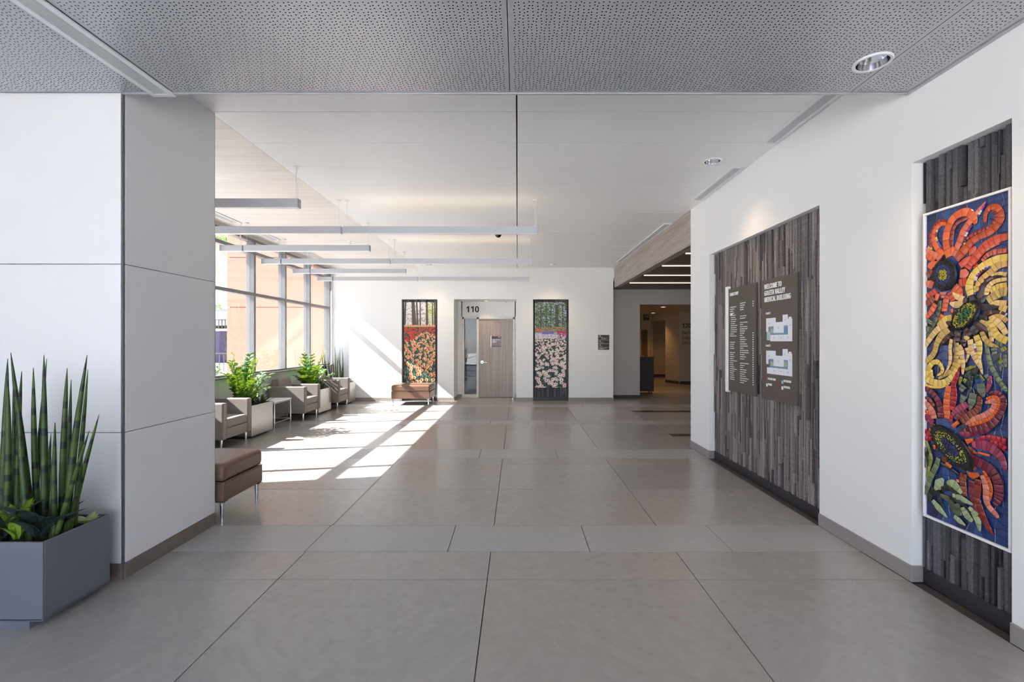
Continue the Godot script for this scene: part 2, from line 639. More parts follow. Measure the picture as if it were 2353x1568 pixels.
	var lv := [0.1, 0.957, 2.058, 3.6]
	for k in 3:
		st = ST()
		box(st, -4.9, -2.588, lv[k] + 0.002, lv[k + 1] - 0.002, 3.066, 3.082, 0.0015)
		obj("cladding_panel", st, mats["pier_panel"], pier)
		st = ST()
		box(st, -2.587, -2.57, lv[k] + 0.002, lv[k + 1] - 0.002, 3.082, 3.994, 0.0015)
		obj("cladding_panel", st, mats["pier_panel"], pier)
		st = ST()
		box(st, -4.9, -2.57, lv[k] + 0.002, lv[k + 1] - 0.002, 3.988, 3.996, 0.0015)
		obj("cladding_panel", st, mats["pier_panel"], pier)
	st = ST()
	box(st, -2.582, -2.570, 0.0, 3.6, 3.064, 3.076, 0.002)
	obj("corner_trim", st, mat("dark_trim", c8(96, 95, 97), 0.4, 0.4), pier)
	st = ST()
	box(st, -4.9, -2.576, 0, 0.1, 3.058, 3.08, 0.002)
	box(st, -2.59, -2.562, 0, 0.1, 3.07, 3.997, 0.002)
	struct_obj("baseboard_pier", "brown grey baseboard round the pier", st, mat("pier_base", c8(118, 106, 100), 0.4))

const HOLES = [[2.09, 5.04], [-1.28, 7.98], [-2.22, 11.75], [0.89, 11.75]]

func make_ceilings() -> void:
	# white panelled ceiling
	var st := ST()
	box(st, -2.6, 2.55, CEIL + 0.13, CEIL + 0.16, 3.06, 12.32)
	var ce := struct_obj("ceiling", "white panelled lobby ceiling with fine cross joints", st, mats["dark_gap"])
	var edges := [3.07]
	for k in 15:
		edges.append(3.34 + 0.62 * k)
	edges.append(12.31)
	for k in edges.size() - 1:
		for x in [[-2.594, -0.012], [0.0, 2.55]]:
			var holed := false
			for h in HOLES:
				if h[0] > x[0] and h[0] < x[1] and h[1] > edges[k] and h[1] < edges[k + 1]:
					holed_panel("ceiling_panel", ce, mats["ceiling_panel"], x[0], x[1], edges[k] + 0.003, edges[k + 1] - 0.003, CEIL, h[0], h[1], 0.088)
					holed = true
			if not holed:
				st = ST()
				box(st, x[0], x[1], CEIL, CEIL + 0.02, edges[k] + 0.003, edges[k + 1] - 0.003, 0.0015)
				obj("ceiling_panel", st, mats["ceiling_panel"], ce)
	# pale wood ceiling over the seating
	st = ST()
	var y0 := CEIL + 0.004
	box(st, -4.9, -2.602, y0, y0 + 0.04, 3.99, 12.32)
	struct_obj("ceiling_seating", "pale wood grain ceiling over the window seating", st, mats["pale_wood"])
	# perforated grey metal ceiling in the foreground
	var gy := 3.17
	st = ST()
	box(st, -4.9, 2.55, gy + 0.13, 3.6, -4.75, 3.06)
	var gc := struct_obj("ceiling_entry", "grey perforated metal ceiling over the foreground", st, mats["dark_gap"])
	var xs := [[-4.88, -2.395], [-2.231, -0.052], [-0.048, 2.158], [2.162, 2.525]]
	for x in xs:
		perforated(gc, x[0], x[1], 1.35, 3.045, gy)
		st = ST()
		box(st, x[0], x[1], gy, gy + 0.006, -4.7, 1.347)
		obj("plain_panel", st, mats["grey_metal"], gc)
	st = ST()
	box(st, -2.395, -2.231, gy + 0.012, gy + 0.018, -4.7, 3.05)
	obj("backing_strip", st, mats["grey_metal"], gc)
	st = ST()
	box(st, -2.57, 2.55, gy - 0.008, 3.55, 3.052, 3.07, 0.002)
	obj("edge_trim", st, mats["grey_metal"], gc)
	st = ST()
	box(st, 2.53, 2.549, gy + 0.03, gy + 0.128, -4.7, 3.05)
	box(st, -4.88, 2.53, gy + 0.012, gy + 0.128, 3.047, 3.05)
	obj("shade_liner", st, mats["dark_gap"], gc)  # dark sheets added as painted shade, so the ceiling holes read dark
	st = ST()
	box(st, 2.53, 2.55, gy - 0.012, gy + 0.03, -4.7, 3.068, 0.002)
	obj("wall_trim", st, mats["grey_metal"], gc)
	# roof with its eave above the window
	st = ST()
	box(st, -5.95, 10.0, 3.8, 4.1, -4.95, 21.0)
	box(st, -2.6, 2.8, 3.56, 3.8, 3.06, 3.09)
	box(st, -10.2, -5.95, 3.8, 4.1, -7.5, 2.3)  # added unseen porch slab, keeps direct sun out of the side glazing
	struct_obj("roof", "flat roof slab with an eave over the window and an added porch slab that blocks the sun", st, mats["pale_concrete"])

func perforated(parent: Node, x0: float, x1: float, d0: float, d1: float, y: float) -> void:
	var p := 0.0225
	var nx := int(floor((x1 - x0 - 0.03) / p))
	var nd := int(floor((d1 - d0 - 0.01) / p))
	var verts := PackedVector3Array()
	var bx0 := x0 + (x1 - x0 - nx * p) * 0.5
	var bd0 := d1 - 0.005 - nd * p
	var add := func(a: Vector3, b: Vector3, c: Vector3) -> void:
		# seen from below
		if (b - a).cross(c - a).y < 0.0:
			verts.append_array(PackedVector3Array([a, c, b]))
		else:
			verts.append_array(PackedVector3Array([a, b, c]))
	var r := 0.0040
	var ang := []
	for k in 8:
		ang.append(Vector3(cos(PI / 8 + k * PI / 4), 0, -sin(PI / 8 + k * PI / 4)) * r)
	for i in nx:
		for j in nd:
			var ox: float = [0.0, 0.4, -0.25, 0.15, -0.4, 0.3, -0.1][(i * 3 + j * 5) % 7] * 0.010
			var od: float = [0.2, -0.35, 0.4, -0.1, 0.3, -0.4][(i * 5 + j * 2 + (i / 4)) % 6] * 0.010
			var c := V(bx0 + (i + 0.5) * p + ox, y, bd0 + (j + 0.5) * p + od)
			if Vector2(bx0 + (i + 0.5) * p - 2.055, bd0 + (j + 0.5) * p - 2.72).length() < 0.092:
				continue
			var q := [V(bx0 + (i + 1) * p, y, bd0 + (j + 1) * p), V(bx0 + i * p, y, bd0 + (j + 1) * p), V(bx0 + i * p, y, bd0 + j * p), V(bx0 + (i + 1) * p, y, bd0 + j * p)]
			for k in 4:
				var l := (k + 1) % 4
				add.call(q[k], c + ang[2 * k], c + ang[2 * k + 1])
				add.call(q[k], c + ang[2 * k + 1], c + ang[(2 * k + 2) % 8])
				add.call(q[k], q[l], c + ang[(2 * k + 2) % 8])
	for e in [[x0, bx0, d0, d1], [bx0 + nx * p, x1, d0, d1], [bx0, bx0 + nx * p, d0, bd0], [bx0, bx0 + nx * p, bd0 + nd * p, d1]]:
		if e[1] - e[0] > 0.0001 and e[3] - e[2] > 0.0001:
			add.call(V(e[0], y, e[2]), V(e[1], y, e[2]), V(e[1], y, e[3]))
			add.call(V(e[0], y, e[2]), V(e[1], y, e[3]), V(e[0], y, e[3]))
	var nor := PackedVector3Array()
	nor.resize(verts.size())
	nor.fill(Vector3.DOWN)
	var arr := []
	arr.resize(Mesh.ARRAY_MAX)
	arr[Mesh.ARRAY_VERTEX] = verts
	arr[Mesh.ARRAY_NORMAL] = nor
	var am := ArrayMesh.new()
	am.add_surface_from_arrays(Mesh.PRIMITIVE_TRIANGLES, arr)
	inst("perforated_panel", am, mats["grey_metal"], parent, Transform3D.IDENTITY)

func make_corridor() -> void:
	var st := ST()
	box(st, 2.535, 2.70, 2.985, 3.79, 6.917, 12.31, 0.003)
	struct_obj("trim_header", "grey wood grain header above the corridor opening", st, mats["grey_wood"])
	st = ST()
	box(st, 2.538, 2.58, 2.972, 2.986, 6.917, 12.31, 0.002)
	struct_obj("trim_header_edge", "pale metal edge strip under the wood header", st, mats["steel"])
	st = ST()
	box(st, 2.62, 9.3, 2.99, 3.2, 6.8, 12.95)
	var cc := struct_obj("ceiling_corridor", "dark wood grain corridor ceiling with light lines", st, mats["dark_wood"])
	var em := mat("light_line", c8(255, 240, 224), 0.5)
	em.emission_enabled = true
	em.emission = Color(1.0, 0.93, 0.85)
	em.emission_energy_multiplier = 1.3
	var wd := ["nearest the white wall", "second from the white wall", "third from the white wall", "nearest the corridor end wall"]
	var ds := [7.62, 8.86, 10.13, 11.43]
	for k in 4:
		st = ST()
		box(st, 2.73, 5.3, 2.978, 2.994, ds[k] - 0.018, ds[k] + 0.018, 0.002)
		var o := obj("linear_light", st, em)
		tag(o, "glowing warm light line in the dark corridor ceiling, %s" % wd[k], "ceiling light", "corridor light lines")
		area(V(4.0, 2.97, ds[k]), Vector2(2.5, 0.036), 0.16, Color(1.0, 0.86, 0.72))
	# walls of the corridor
	st = ST()
	box(st, 2.8, 9.2, 0, 3.2, 6.7, 6.91)
	struct_obj("wall_corridor_near", "near side wall of the corridor", st, mats["wall_paint"])
	st = ST()
	box(st, 9.2, 9.4, 0, 3.2, 6.7, 21.0)
	struct_obj("wall_corridor_end", "end wall of the corridor", st, mats["wall_paint"])
	var gw := mat("corridor_shade_paint", c8(184, 181, 181), 0.6)  # white wall; its shade is put into this greyer colour
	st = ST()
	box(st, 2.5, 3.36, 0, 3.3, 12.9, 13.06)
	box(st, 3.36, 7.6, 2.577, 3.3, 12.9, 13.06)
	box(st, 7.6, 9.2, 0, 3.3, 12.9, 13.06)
	struct_obj("wall_corridor_back", "white corridor wall round the tall opening, with shade put into its colour", st, gw)
	st = ST()
	box(st, 2.52, 3.36, 0, 0.09, 12.888, 12.9, 0.002)
	struct_obj("baseboard_corridor", "dark baseboard of the corridor back wall", st, mat("dark_baseboard", c8(74, 64, 58), 0.5))
	# the warm hall behind the opening
	var wp := mat("hall_paint", c8(205, 190, 168), 0.6)
	st = ST()
	box(st, 3.0, 9.3, 2.66, 2.8, 13.06, 21.0)
	struct_obj("ceiling_hall", "low ceiling of the warm lit hall", st, wp)
	st = ST()
	box(st, 3.1, 3.2, 0, 2.7, 13.06, 19.2)
	box(st, 3.1, 4.95, 0, 2.7, 19.0, 19.15)
	box(st, 4.95, 5.30, 2.09, 2.7, 19.0, 19.15)
	box(st, 5.30, 5.366, 0, 2.7, 19.0, 19.15)
	box(st, 5.93, 9.2, 0, 2.7, 17.26, 17.4)
	box(st, 4.6, 9.2, 0, 2.7, 20.75, 20.9)
	box(st, 4.5, 4.62, 0, 2.7, 19.1, 20.9)
	var a := V(5.366, 0, 19.0)
	var b := V(5.93, 0, 17.26)
	var dir := (b - a).normalized()
	var len := (b - a).length()
	var nrm := Vector3(-dir.z, 0, dir.x)
	var slab := func(t0: float, t1: float, y0: float, y1: float) -> void:
		var m := a + dir * (t0 + t1) * 0.5 * len + nrm * (-0.05 if nrm.z > 0 else 0.05)
		cbox(st, Vector3(0, (y0 + y1) * 0.5, 0), Vector3((t1 - t0) * len, y1 - y0, 0.1), 0.0, Transform3D(Basis(dir, Vector3.UP, dir.cross(Vector3.UP)), m))
	slab.call(-0.02, 0.03, 0.0, 2.7)
	slab.call(0.03, 0.553, 2.4, 2.7)
	slab.call(0.553, 1.0, 0.0, 2.7)
	struct_obj("wall_hall", "warm beige walls of the hall beyond the opening", st, wp)
	st = ST()
	box(st, 5.95, 9.2, 0, 0.1, 17.245, 17.26)
	box(st, 4.62, 9.2, 0, 0.12, 20.735, 20.75)
	var m2 := a + dir * 0.776 * len
	cbox(st, Vector3(0, 0.05, 0), Vector3(0.447 * len, 0.1, 0.03), 0.0, Transform3D(Basis(dir, Vector3.UP, dir.cross(Vector3.UP)), m2))
	struct_obj("baseboard_hall", "dark baseboard of the warm lit hall", st, mats["dark_baseboard"])
	# the door at the end of the hall
	st = ST()
	box(st, 4.95, 5.0, 0, 2.09, 18.97, 19.08, 0.004)
	box(st, 5.25, 5.30, 0, 2.09, 18.97, 19.08, 0.004)
	box(st, 4.95, 5.30, 2.04, 2.09, 18.97, 19.08, 0.004)
	var dr := struct_obj("door_2", "brown door at the end of the warm hall", st, wp)
	st = ST()
	box(st, 5.0, 5.25, 0.005, 2.04, 19.05, 19.1)
	obj("door_leaf", st, mat("hall_door", c8(120, 98, 72), 0.5), dr)
	st = ST()
	tube(st, [V(5.03, 0.98, 19.05), V(5.03, 0.98, 18.99), V(5.12, 0.98, 18.99)], [0.012, 0.012, 0.01], 8)
	obj("handle", st, mats["steel"], dr)
	# lettering on the hall wall
	var dk := mat("hall_lettering", c8(60, 44, 36), 0.6)
	var sg := thing("wall_lettering", "dark brown wall lettering reading 120 Pacific Diagnostic Laboratories", "lettering", V(6.04, 1.39, 17.255))
	lettering("120", sg, dk, Vector3(0, 0.62, 0), 0.165, 0, 0.9, 700)
	lettering("Pacific", sg, dk, Vector3(0, 0.40, 0), 0.115)
	lettering("Diagnostic", sg, dk, Vector3(0, 0.22, 0), 0.115)
	lettering("Laboratories", sg, dk, Vector3(0, 0.04, 0), 0.115)
	# hanging suite sign
	var hs := thing("suite_sign", "small dark hanging sign reading 120 in the warm hall", "sign", V(4.18, 2.27, 15.6))
	st = ST()
	box(st, 0.0, 0.20, 0.0, 0.195, -0.012, 0.012, 0.002)
	obj("plate", st, mat("sign_black", c8(36, 30, 28), 0.5), hs)
	for x in [0.04, 0.16]:
		st = ST()
		tube(st, [Vector3(x, 0.19, 0), Vector3(x, 0.39, 0)], [0.004, 0.004], 6)
		obj("hanger", st, mats["steel"], hs)
	lettering("120", hs, mat("sign_grey", c8(190, 184, 176), 0.6), Vector3(0.025, 0.06, 0.0125), 0.085, 0, 0.8, 700)
	# podium on casters
	var po := thing("podium", "dark grey podium cabinet on casters beside the corridor opening", "podium", V(3.72, 0, 14.25))
	st = ST()
	box(st, -0.34, 0.36, 0.07, 1.07, -0.2, 0.2, 0.006)
	obj("body", st, mats["podium"], po)
	st = ST()
	box(st, -0.36, 0.38, 1.07, 1.1, -0.22, 0.22, 0.006)
	obj("top", st, mats["podium"], po)
	for x in [-0.28, 0.3]:
		for z in [-0.14, 0.14]:
			st = ST()
			lathe(st, Vector3.ZERO, [[0.0, -0.012], [0.032, -0.012], [0.032, 0.012], [0.0, 0.012]], 14)
			var ca := obj("caster", st, mats["black_base"], po)
			ca.transform = Transform3D(Basis(Vector3(0, 0, 1), PI / 2), Vector3(x, 0.033, z))
			st = ST()
			box(st, x - 0.02, x + 0.02, 0.045, 0.075, -z - 0.02, -z + 0.02)
			obj("caster_fork", st, mats["steel"], po)
	# warm downlights of the hall
	downlight("small warm recessed downlight above the podium", V(3.75, 2.66, 15.5), 0.09, mats["white_metal"], 0.62, Color(1.0, 0.77, 0.50), true)
	downlight("small warm recessed downlight in the middle of the hall ceiling", V(4.62, 2.66, 14.9), 0.09, mats["white_metal"], 0.62, Color(1.0, 0.77, 0.50), true)
	downlight("small warm recessed downlight before the angled hall wall", V(5.2, 2.66, 18.0), 0.09, mats["white_metal"], 0.62, Color(1.0, 0.77, 0.50), true)
	downlight("small warm recessed downlight in the recess beyond the angled hall wall", V(6.3, 2.66, 19.6), 0.09, mats["white_metal"], 0.5, Color(1.0, 0.77, 0.50), true)

func downlight(label: String, at: Vector3, r: float, trim: Material, energy: float, col: Color, flat: bool) -> void:
	var t := thing("downlight", label, "ceiling light", at, 0.0, "recessed downlights")
	var em := mat("lamp_glow", c8(255, 246, 232), 0.5)
	em.emission_enabled = true
	em.emission = Color(1.0, 0.92, 0.8)
	em.emission_energy_multiplier = 1.5
	var st := ST()
	lathe(st, Vector3.ZERO, [[r, 0.002], [r, -0.006], [r * 0.95, -0.01], [r * 0.82, -0.008], [r * 0.80, 0.0]], 32)
	obj("trim_ring", st, trim, t)
	st = ST()
	if flat:
		lathe(st, Vector3.ZERO, [[0.0, -0.006], [r * 0.8, -0.006], [r * 0.8, -0.001], [0.0, -0.001]], 20)
		obj("lamp", st, em, t)
	else:
		lathe(st, Vector3.ZERO, [[r * 0.80, -0.006], [r * 0.77, 0.03], [r * 0.66, 0.07], [r * 0.40, 0.1], [0.0, 0.105]], 32, true)
		obj("reflector", st, mat("reflector_bright", c8(230, 230, 235), 0.12, 1.0), t)
		st = ST()
		lathe(st, Vector3.ZERO, [[0.0, 0.08], [r * 0.28, 0.085], [r * 0.28, 0.1], [0.0, 0.1]], 16)
		obj("lamp", st, em, t)
	if energy > 0.0:
		beam(at + Vector3(0, -0.03, 0), energy, col, 50.0)

# flat panel facing down with a round hole, and its upright edges
func holed_panel(called: String, parent: Node, m: Material, x0: float, x1: float, d0: float, d1: float, y: float, cx: float, cd: float, r: float) -> void:
	var st := ST()
	var angs := []
	for k in 32:
		angs.append(TAU * k / 32.0)
	for q in [[x1, d1], [x0, d1], [x0, d0], [x1, d0]]:
		angs.append(fposmod(atan2(q[1] - cd, q[0] - cx), TAU))
	angs.sort()
	var out := func(g: float) -> Vector3:
		var s := 1e9
		if absf(cos(g)) > 1e-6:
			s = minf(s, ((x1 if cos(g) > 0 else x0) - cx) / cos(g))
		if absf(sin(g)) > 1e-6:
			s = minf(s, ((d1 if sin(g) > 0 else d0) - cd) / sin(g))
		return V(cx + cos(g) * s, y, cd + sin(g) * s)
	for k in angs.size():
		var g0: float = angs[k]
		var g1: float = angs[(k + 1) % angs.size()]
		quad(st, V(cx + cos(g0) * r, y, cd + sin(g0) * r), out.call(g0), out.call(g1), V(cx + cos(g1) * r, y, cd + sin(g1) * r), Vector3.DOWN)
	for e in [[x0, x1, d0, d0 + 0.001], [x0, x1, d1 - 0.001, d1], [x0, x0 + 0.001, d0, d1], [x1 - 0.001, x1, d0, d1]]:
		box(st, e[0], e[1], y + 0.0005, y + 0.02, e[2], e[3])
	obj(called, st, m, parent)

# ---------------------------------------------------------------- windows and doors
func make_window() -> void:
	var fm: Material = mats["frame_metal"]
	var st := ST()
	var x0 := -5.03
	var x1 := -4.88
	var posts := [12.25, 11.08, 9.91, 8.74, 7.57, 6.42, 5.26, 4.73]
	box(st, x0, x1, 0.95, 0.995, 4.7, 12.28, 0.003)
	var win := struct_obj("window_1", "long grey framed window wall on the left", st, fm)
	for d in posts:
		st = ST()
		box(st, x0, x1, 0.99, 3.45, d - 0.03, d + 0.03, 0.003)
		obj("mullion", st, fm, win)
	for y in [[2.40, 2.46], [3.17, 3.23], [3.40, 3.45]]:
		for k in posts.size() - 1:
			st = ST()
			box(st, x0 + 0.002, x1 - 0.002, y[0], y[1], posts[k + 1] + 0.03, posts[k] - 0.03, 0.003)
			obj("transom", st, fm, win)
	for k in posts.size() - 1:
		for y in [[0.995, 2.40], [2.46, 3.17], [3.23, 3.40]]:
			st = ST()
			box(st, -4.962, -4.956, y[0], y[1], posts[k + 1] + 0.03, posts[k] - 0.03)
			obj("pane", st, mats["glass"], win)
	st = ST()
	box(st, -4.93, -4.80, 0.935, 0.96, 4.7, 12.3, 0.004)
	struct_obj("trim_sill", "grey metal sill under the long window", st, fm)
	# glazed entrance behind the camera
	st = ST()
	box(st, -4.9, 2.55, 3.1, 3.8, -4.75, -4.62)
	box(st, -4.9, 2.55, 0, 0.06, -4.75, -4.62)
	var w2 := struct_obj("window_2", "glazed entrance front", st, fm)
	for k in 7:
		var x := lerpf(-4.87, 2.52, k / 6.0)
		st = ST()
		box(st, x - 0.03, x + 0.03, 0.06, 3.1, -4.75, -4.62, 0.003)
		obj("mullion", st, fm, w2)
		if k < 6:
			var x2 := lerpf(-4.87, 2.52, (k + 1) / 6.0)
			st = ST()
			box(st, x + 0.03, x2 - 0.03, 0.06, 3.1, -4.69, -4.684)
			obj("pane", st, mats["clear_glass"], w2)
	# unseen side glazing added to fill the foreground, under an added porch roof
	st = ST()
	box(st, -5.04, -4.9, 0, 0.06, -4.62, -2.2)
	var w3 := struct_obj("added_window_3", "added unseen side glazing that fills the foreground with daylight", st, fm)
	for k in 4:
		var d := lerpf(-4.58, -2.23, k / 3.0)
		st = ST()
		box(st, -5.04, -4.9, 0.06, 3.1, d - 0.03, d + 0.03, 0.003)
		obj("mullion", st, fm, w3)
		if k < 3:
			st = ST()
			box(st, -4.97, -4.964, 0.06, 3.1, d + 0.03, lerpf(-4.58, -2.23, (k + 1) / 3.0) - 0.03)
			obj("pane", st, mats["clear_glass"], w3)

func make_door() -> void:
	var fm: Material = mats["door_frame_paint"]
	var st := ST()
	for x in [[-1.538, -1.478], [-1.135, -1.07], [-0.128, -0.073]]:
		box(st, x[0], x[1], 0.0, 2.235, 13.05, 13.16, 0.004)
	box(st, -1.538, -0.073, 2.185, 2.24, 13.05, 13.16, 0.004)
	box(st, -1.478, -1.135, 0.0, 0.09, 13.06, 13.15, 0.004)
	var dr := struct_obj("door_1", "grey wood suite door with sidelight in the back wall recess", st, fm)
	st = ST()
	box(st, -1.068, -0.13, 0.008, 2.183, 13.085, 13.13, 0.003)
	obj("door_leaf", st, mats["door_wood"], dr)
	st = ST()
	box(st, -1.478, -1.135, 0.09, 2.185, 13.10, 13.108)
	obj("sidelight_pane", st, mats["tinted_glass"], dr)
	for y in [0.25, 1.12, 1.94]:
		st = ST()
		tube(st, [V(-0.128, y, 13.075), V(-0.128, y + 0.12, 13.075)], [0.012, 0.012], 8)
		obj("hinge", st, mats["steel"], dr)
	var hd := Node3D.new()
	put("lever_handle", hd, dr)
	st = ST()
	lathe(st, Vector3.ZERO, [[0.0, 0.0], [0.045, 0.0], [0.042, 0.012], [0.0, 0.014]], 20)
	var ro := obj("rose", st, mats["chrome"], hd)
	ro.transform = Transform3D(Basis(Vector3.RIGHT, PI / 2), V(-0.985, 0.985, 13.084))
	st = ST()
	tube(st, [V(-0.985, 0.985, 13.07), V(-0.985, 0.985, 13.03), V(-0.96, 0.985, 13.022), V(-0.86, 0.98, 13.022)], [0.013, 0.013, 0.011, 0.009], 8)
	obj("lever", st, mats["chrome"], hd)
	var num := thing("suite_number", "black wall numerals reading 110 above the door", "lettering", V(-1.435, 2.313, 13.078))
	lettering("110", num, mats["print_dark"], Vector3.ZERO, 0.17, 0, 0.95, 700)
	# door sign
	var ds := thing("door_sign", "small grey and brown sign on the suite door", "sign", V(-0.72, 1.415, 13.083))
	st = ST()
	box(st, 0.0, 0.265, 0.0, 0.29, 0.0, -0.01 + 0.0, 0.001)
	obj("plate", st, mat("sign_lilac", c8(140, 134, 142), 0.5), ds)
	st = ST()
	box(st, 0.0, 0.265, 0.225, 0.29, -0.013, -0.009)
	obj("header_band", st, mats["sign_brown"], ds)
	st = ST()
	box(st, 0.0, 0.265, 0.0, 0.015, -0.013, -0.009)
	obj("footer_band", st, mats["sign_brown"], ds)
	st = ST()
	box(st, -0.03, 0.0, -0.01, 0.30, -0.014, 0.0, 0.001)
	obj("side_bar", st, mats["print_white"], ds)
	lettering("110", ds, mats["print_white"], Vector3(0.18, 0.242, 0.0135), 0.028, 0, 0.9, 700)
	st = ST()
	for r in [[0.195, 0.22], [0.17, 0.09], [0.14, 0.11], [0.115, 0.09]]:
		box(st, 0.025, 0.025 + r[1], r[0] - 0.006, r[0] + 0.006, -0.0125, -0.0095)
	obj("print", st, mats["print_white"], ds)
	# door stop on the floor
	st = ST()
	lathe(st, Vector3.ZERO, [[0.0, 0.0], [0.03, 0.0], [0.03, 0.02], [0.022, 0.045], [0.0, 0.05]], 16)
	var dp := obj("door_stop", st, mats["chrome"])
	dp.position = V(-0.12, 0.0, 12.6)
	tag(dp, "small chrome dome door stop on the floor by the suite door", "door stop")
	# store shelf behind the sidelight
	var sh := thing("bookcase", "dark wood bookcase seen through the narrow sidelight", "bookcase", V(-1.2, 0, 15.2))
	st = ST()
	box(st, -0.5, -0.46, 0, 2.0, -0.15, 0.25)
	box(st, 0.46, 0.5, 0, 2.0, -0.15, 0.25)
	box(st, -0.5, 0.5, 0, 2.0, 0.25, 0.28)
	obj("carcass", st, mats["dark_wood"], sh)
	for y in [0.4, 0.85, 1.3, 1.75]:
		st = ST()
		box(st, -0.46, 0.46, y, y + 0.03, -0.15, 0.25)
		obj("shelf", st, mats["dark_wood"], sh)

# ---------------------------------------------------------------- signs and pictures
func make_signs() -> void:
	# directory board
	var px := 2.60
	var t := thing("directory_sign", "dark brown directory board with rows of white names and a white edge bar", "sign", V(px, 0.957, 5.087))
	var img := Image.create(290, 500, false, Image.FORMAT_RGB8)
	img.fill(c8(80, 74, 68))
	var w := c8(238, 238, 240)
	var y := 92
	while y < 452:
		if not (y > 232 and y < 262) and not (y > 300 and y < 312):
			var l := rng.randi_range(34, 78)
			word_row(img, 18 + (8 if y > 135 and y < 218 else 0), y, l, w)
		y += 10
	y = 80
	while y < 452:
		if not (y > 112 and y < 138) and not (y > 158 and y < 170) and not (y > 346 and y < 358):
			word_row(img, 130, y, rng.randi_range(28, 92), w)
		if y < 110 or y > 214:
			img.fill_rect(Rect2i(258, y - 2, 10, 5), w)
		y += 10
	img.fill_rect(Rect2i(18, 122, 30, 9), w)
	img.fill_rect(Rect2i(8, 470, 270, 1), c8(120, 112, 104))
	var st := ST()
	box(st, -0.018, 0.0, 0.0, 1.238, 0.0, 0.66, 0.001)
	var body := obj("board", st, mats["sign_brown"], t)
	print_sheet(body, img, Vector3(-0.0185, 0.619, -0.33), Vector2(0.658, 1.236), 1)
	st = ST()
	box(st, -0.03, 0.01, -0.02, 1.27, 0.662, 0.727, 0.002)
	obj("edge_bar", st, mats["print_white"], t)
	lettering("DIRECTORY", t, mats["print_white"], Vector3(-0.0195, 1.135, -0.62), 0.036, 1, 0.8, 700)
	# welcome board
	var b := thing("welcome_sign", "brown welcome board with two floor plans in the slate niche", "sign", V(px, 0.957, 4.333))
	img = Image.create(310, 610, false, Image.FORMAT_RGB8)
	img.fill(c8(88, 78, 72))
	plan(img, 40, 188, true)
	plan(img, 40, 352, false)
	img.fill_rect(Rect2i(44, 506, 8, 12), c8(200, 60, 50))
	img.fill_rect(Rect2i(180, 504, 16, 16), c8(150, 190, 230))
	img.fill_rect(Rect2i(40, 530, 16, 16), w)
	img.fill_rect(Rect2i(180, 532, 16, 16), w)
	st = ST()
	box(st, -0.018, 0.0, 0.0, 1.238, 0.0, 0.628, 0.001)
	body = obj("board", st, mats["sign_brown"], b)
	print_sheet(body, img, Vector3(-0.0185, 0.619, -0.314), Vector2(0.626, 1.236), 1)
	var wm: Material = mats["print_white"]
	lettering("WELCOME TO", b, wm, Vector3(-0.0195, 1.122, -0.58), 0.050, 1, 0.72, 700)
	lettering("GOLETA VALLEY", b, wm, Vector3(-0.0195, 1.055, -0.58), 0.050, 1, 0.72, 700)
	lettering("MEDICAL BUILDING", b, wm, Vector3(-0.0195, 0.988, -0.58), 0.050, 1, 0.72, 700)
	lettering("Level 1", b, wm, Vector3(-0.0195, 0.868, -0.55), 0.024, 1, 0.8, 700)
	lettering("Level 2", b, wm, Vector3(-0.0195, 0.535, -0.55), 0.024, 1, 0.8, 700)
	for r in [["YOU ARE HERE", 0.196, 0.515], ["RESTROOMS", 0.196, 0.225], ["STAIRS", 0.138, 0.505], ["ELEVATOR", 0.138, 0.225]]:
		lettering(r[0], b, wm, Vector3(-0.0195, r[1], -r[2]), 0.022, 1, 0.72, 700)
	# wayfinding sign on the back wall
	var s := thing("wayfinding_sign", "dark brown wayfinding sign with arrows on the white back wall", "sign", V(2.085, 1.345, 12.305))
	var rows := [[0.0, 0.062], [0.068, 0.155], [0.162, 0.25], [0.257, 0.385]]
	for r in rows:
		st = ST()
		box(st, 0.03, 0.315, r[0], r[1], -0.012, 0.0, 0.001)
		obj("sign_plate", st, mat("sign_dark", c8(66, 57, 52), 0.5), s)
	st = ST()
	box(st, 0.02, 0.325, -0.01, 0.395, -0.004, 0.003, 0.001)
	obj("backing", st, mats["print_white"], s)
	st = ST()
	box(st, -0.01, 0.02, -0.012, 0.40, -0.016, 0.003, 0.001)
	obj("side_bar", st, mats["print_white"], s)
	lettering("Suite 120", s, wm, Vector3(0.052, 0.312, 0.0125), 0.02)
	lettering("Pacific Diagnostic", s, wm, Vector3(0.104, 0.29, 0.0125), 0.018)
	lettering("Laboratories", s, wm, Vector3(0.104, 0.266, 0.0125), 0.018)
	lettering("Suite 110", s, wm, Vector3(0.052, 0.172, 0.0125), 0.02)
	lettering("Elevators", s, wm, Vector3(0.052, 0.078, 0.0125), 0.02)
	arrow(s, wm, Vector3(0.075, 0.362, 0.0122), PI / 4)
	arrow(s, wm, Vector3(0.075, 0.222, 0.0122), PI)
	arrow(s, wm, Vector3(0.075, 0.128, 0.0122), 0.0)
	st = ST()
	var xx := 0.052
	for l in [0.035, 0.05, 0.03, 0.06]:
		box(st, xx, xx + l, 0.036, 0.046, -0.0125, -0.0115)
		xx += l + 0.008
	xx = 0.052
	for l in [0.02, 0.05, 0.04]:
		box(st, xx, xx + l, 0.016, 0.025, -0.0125, -0.0115)
		xx += l + 0.008
	obj("print", st, wm, s)

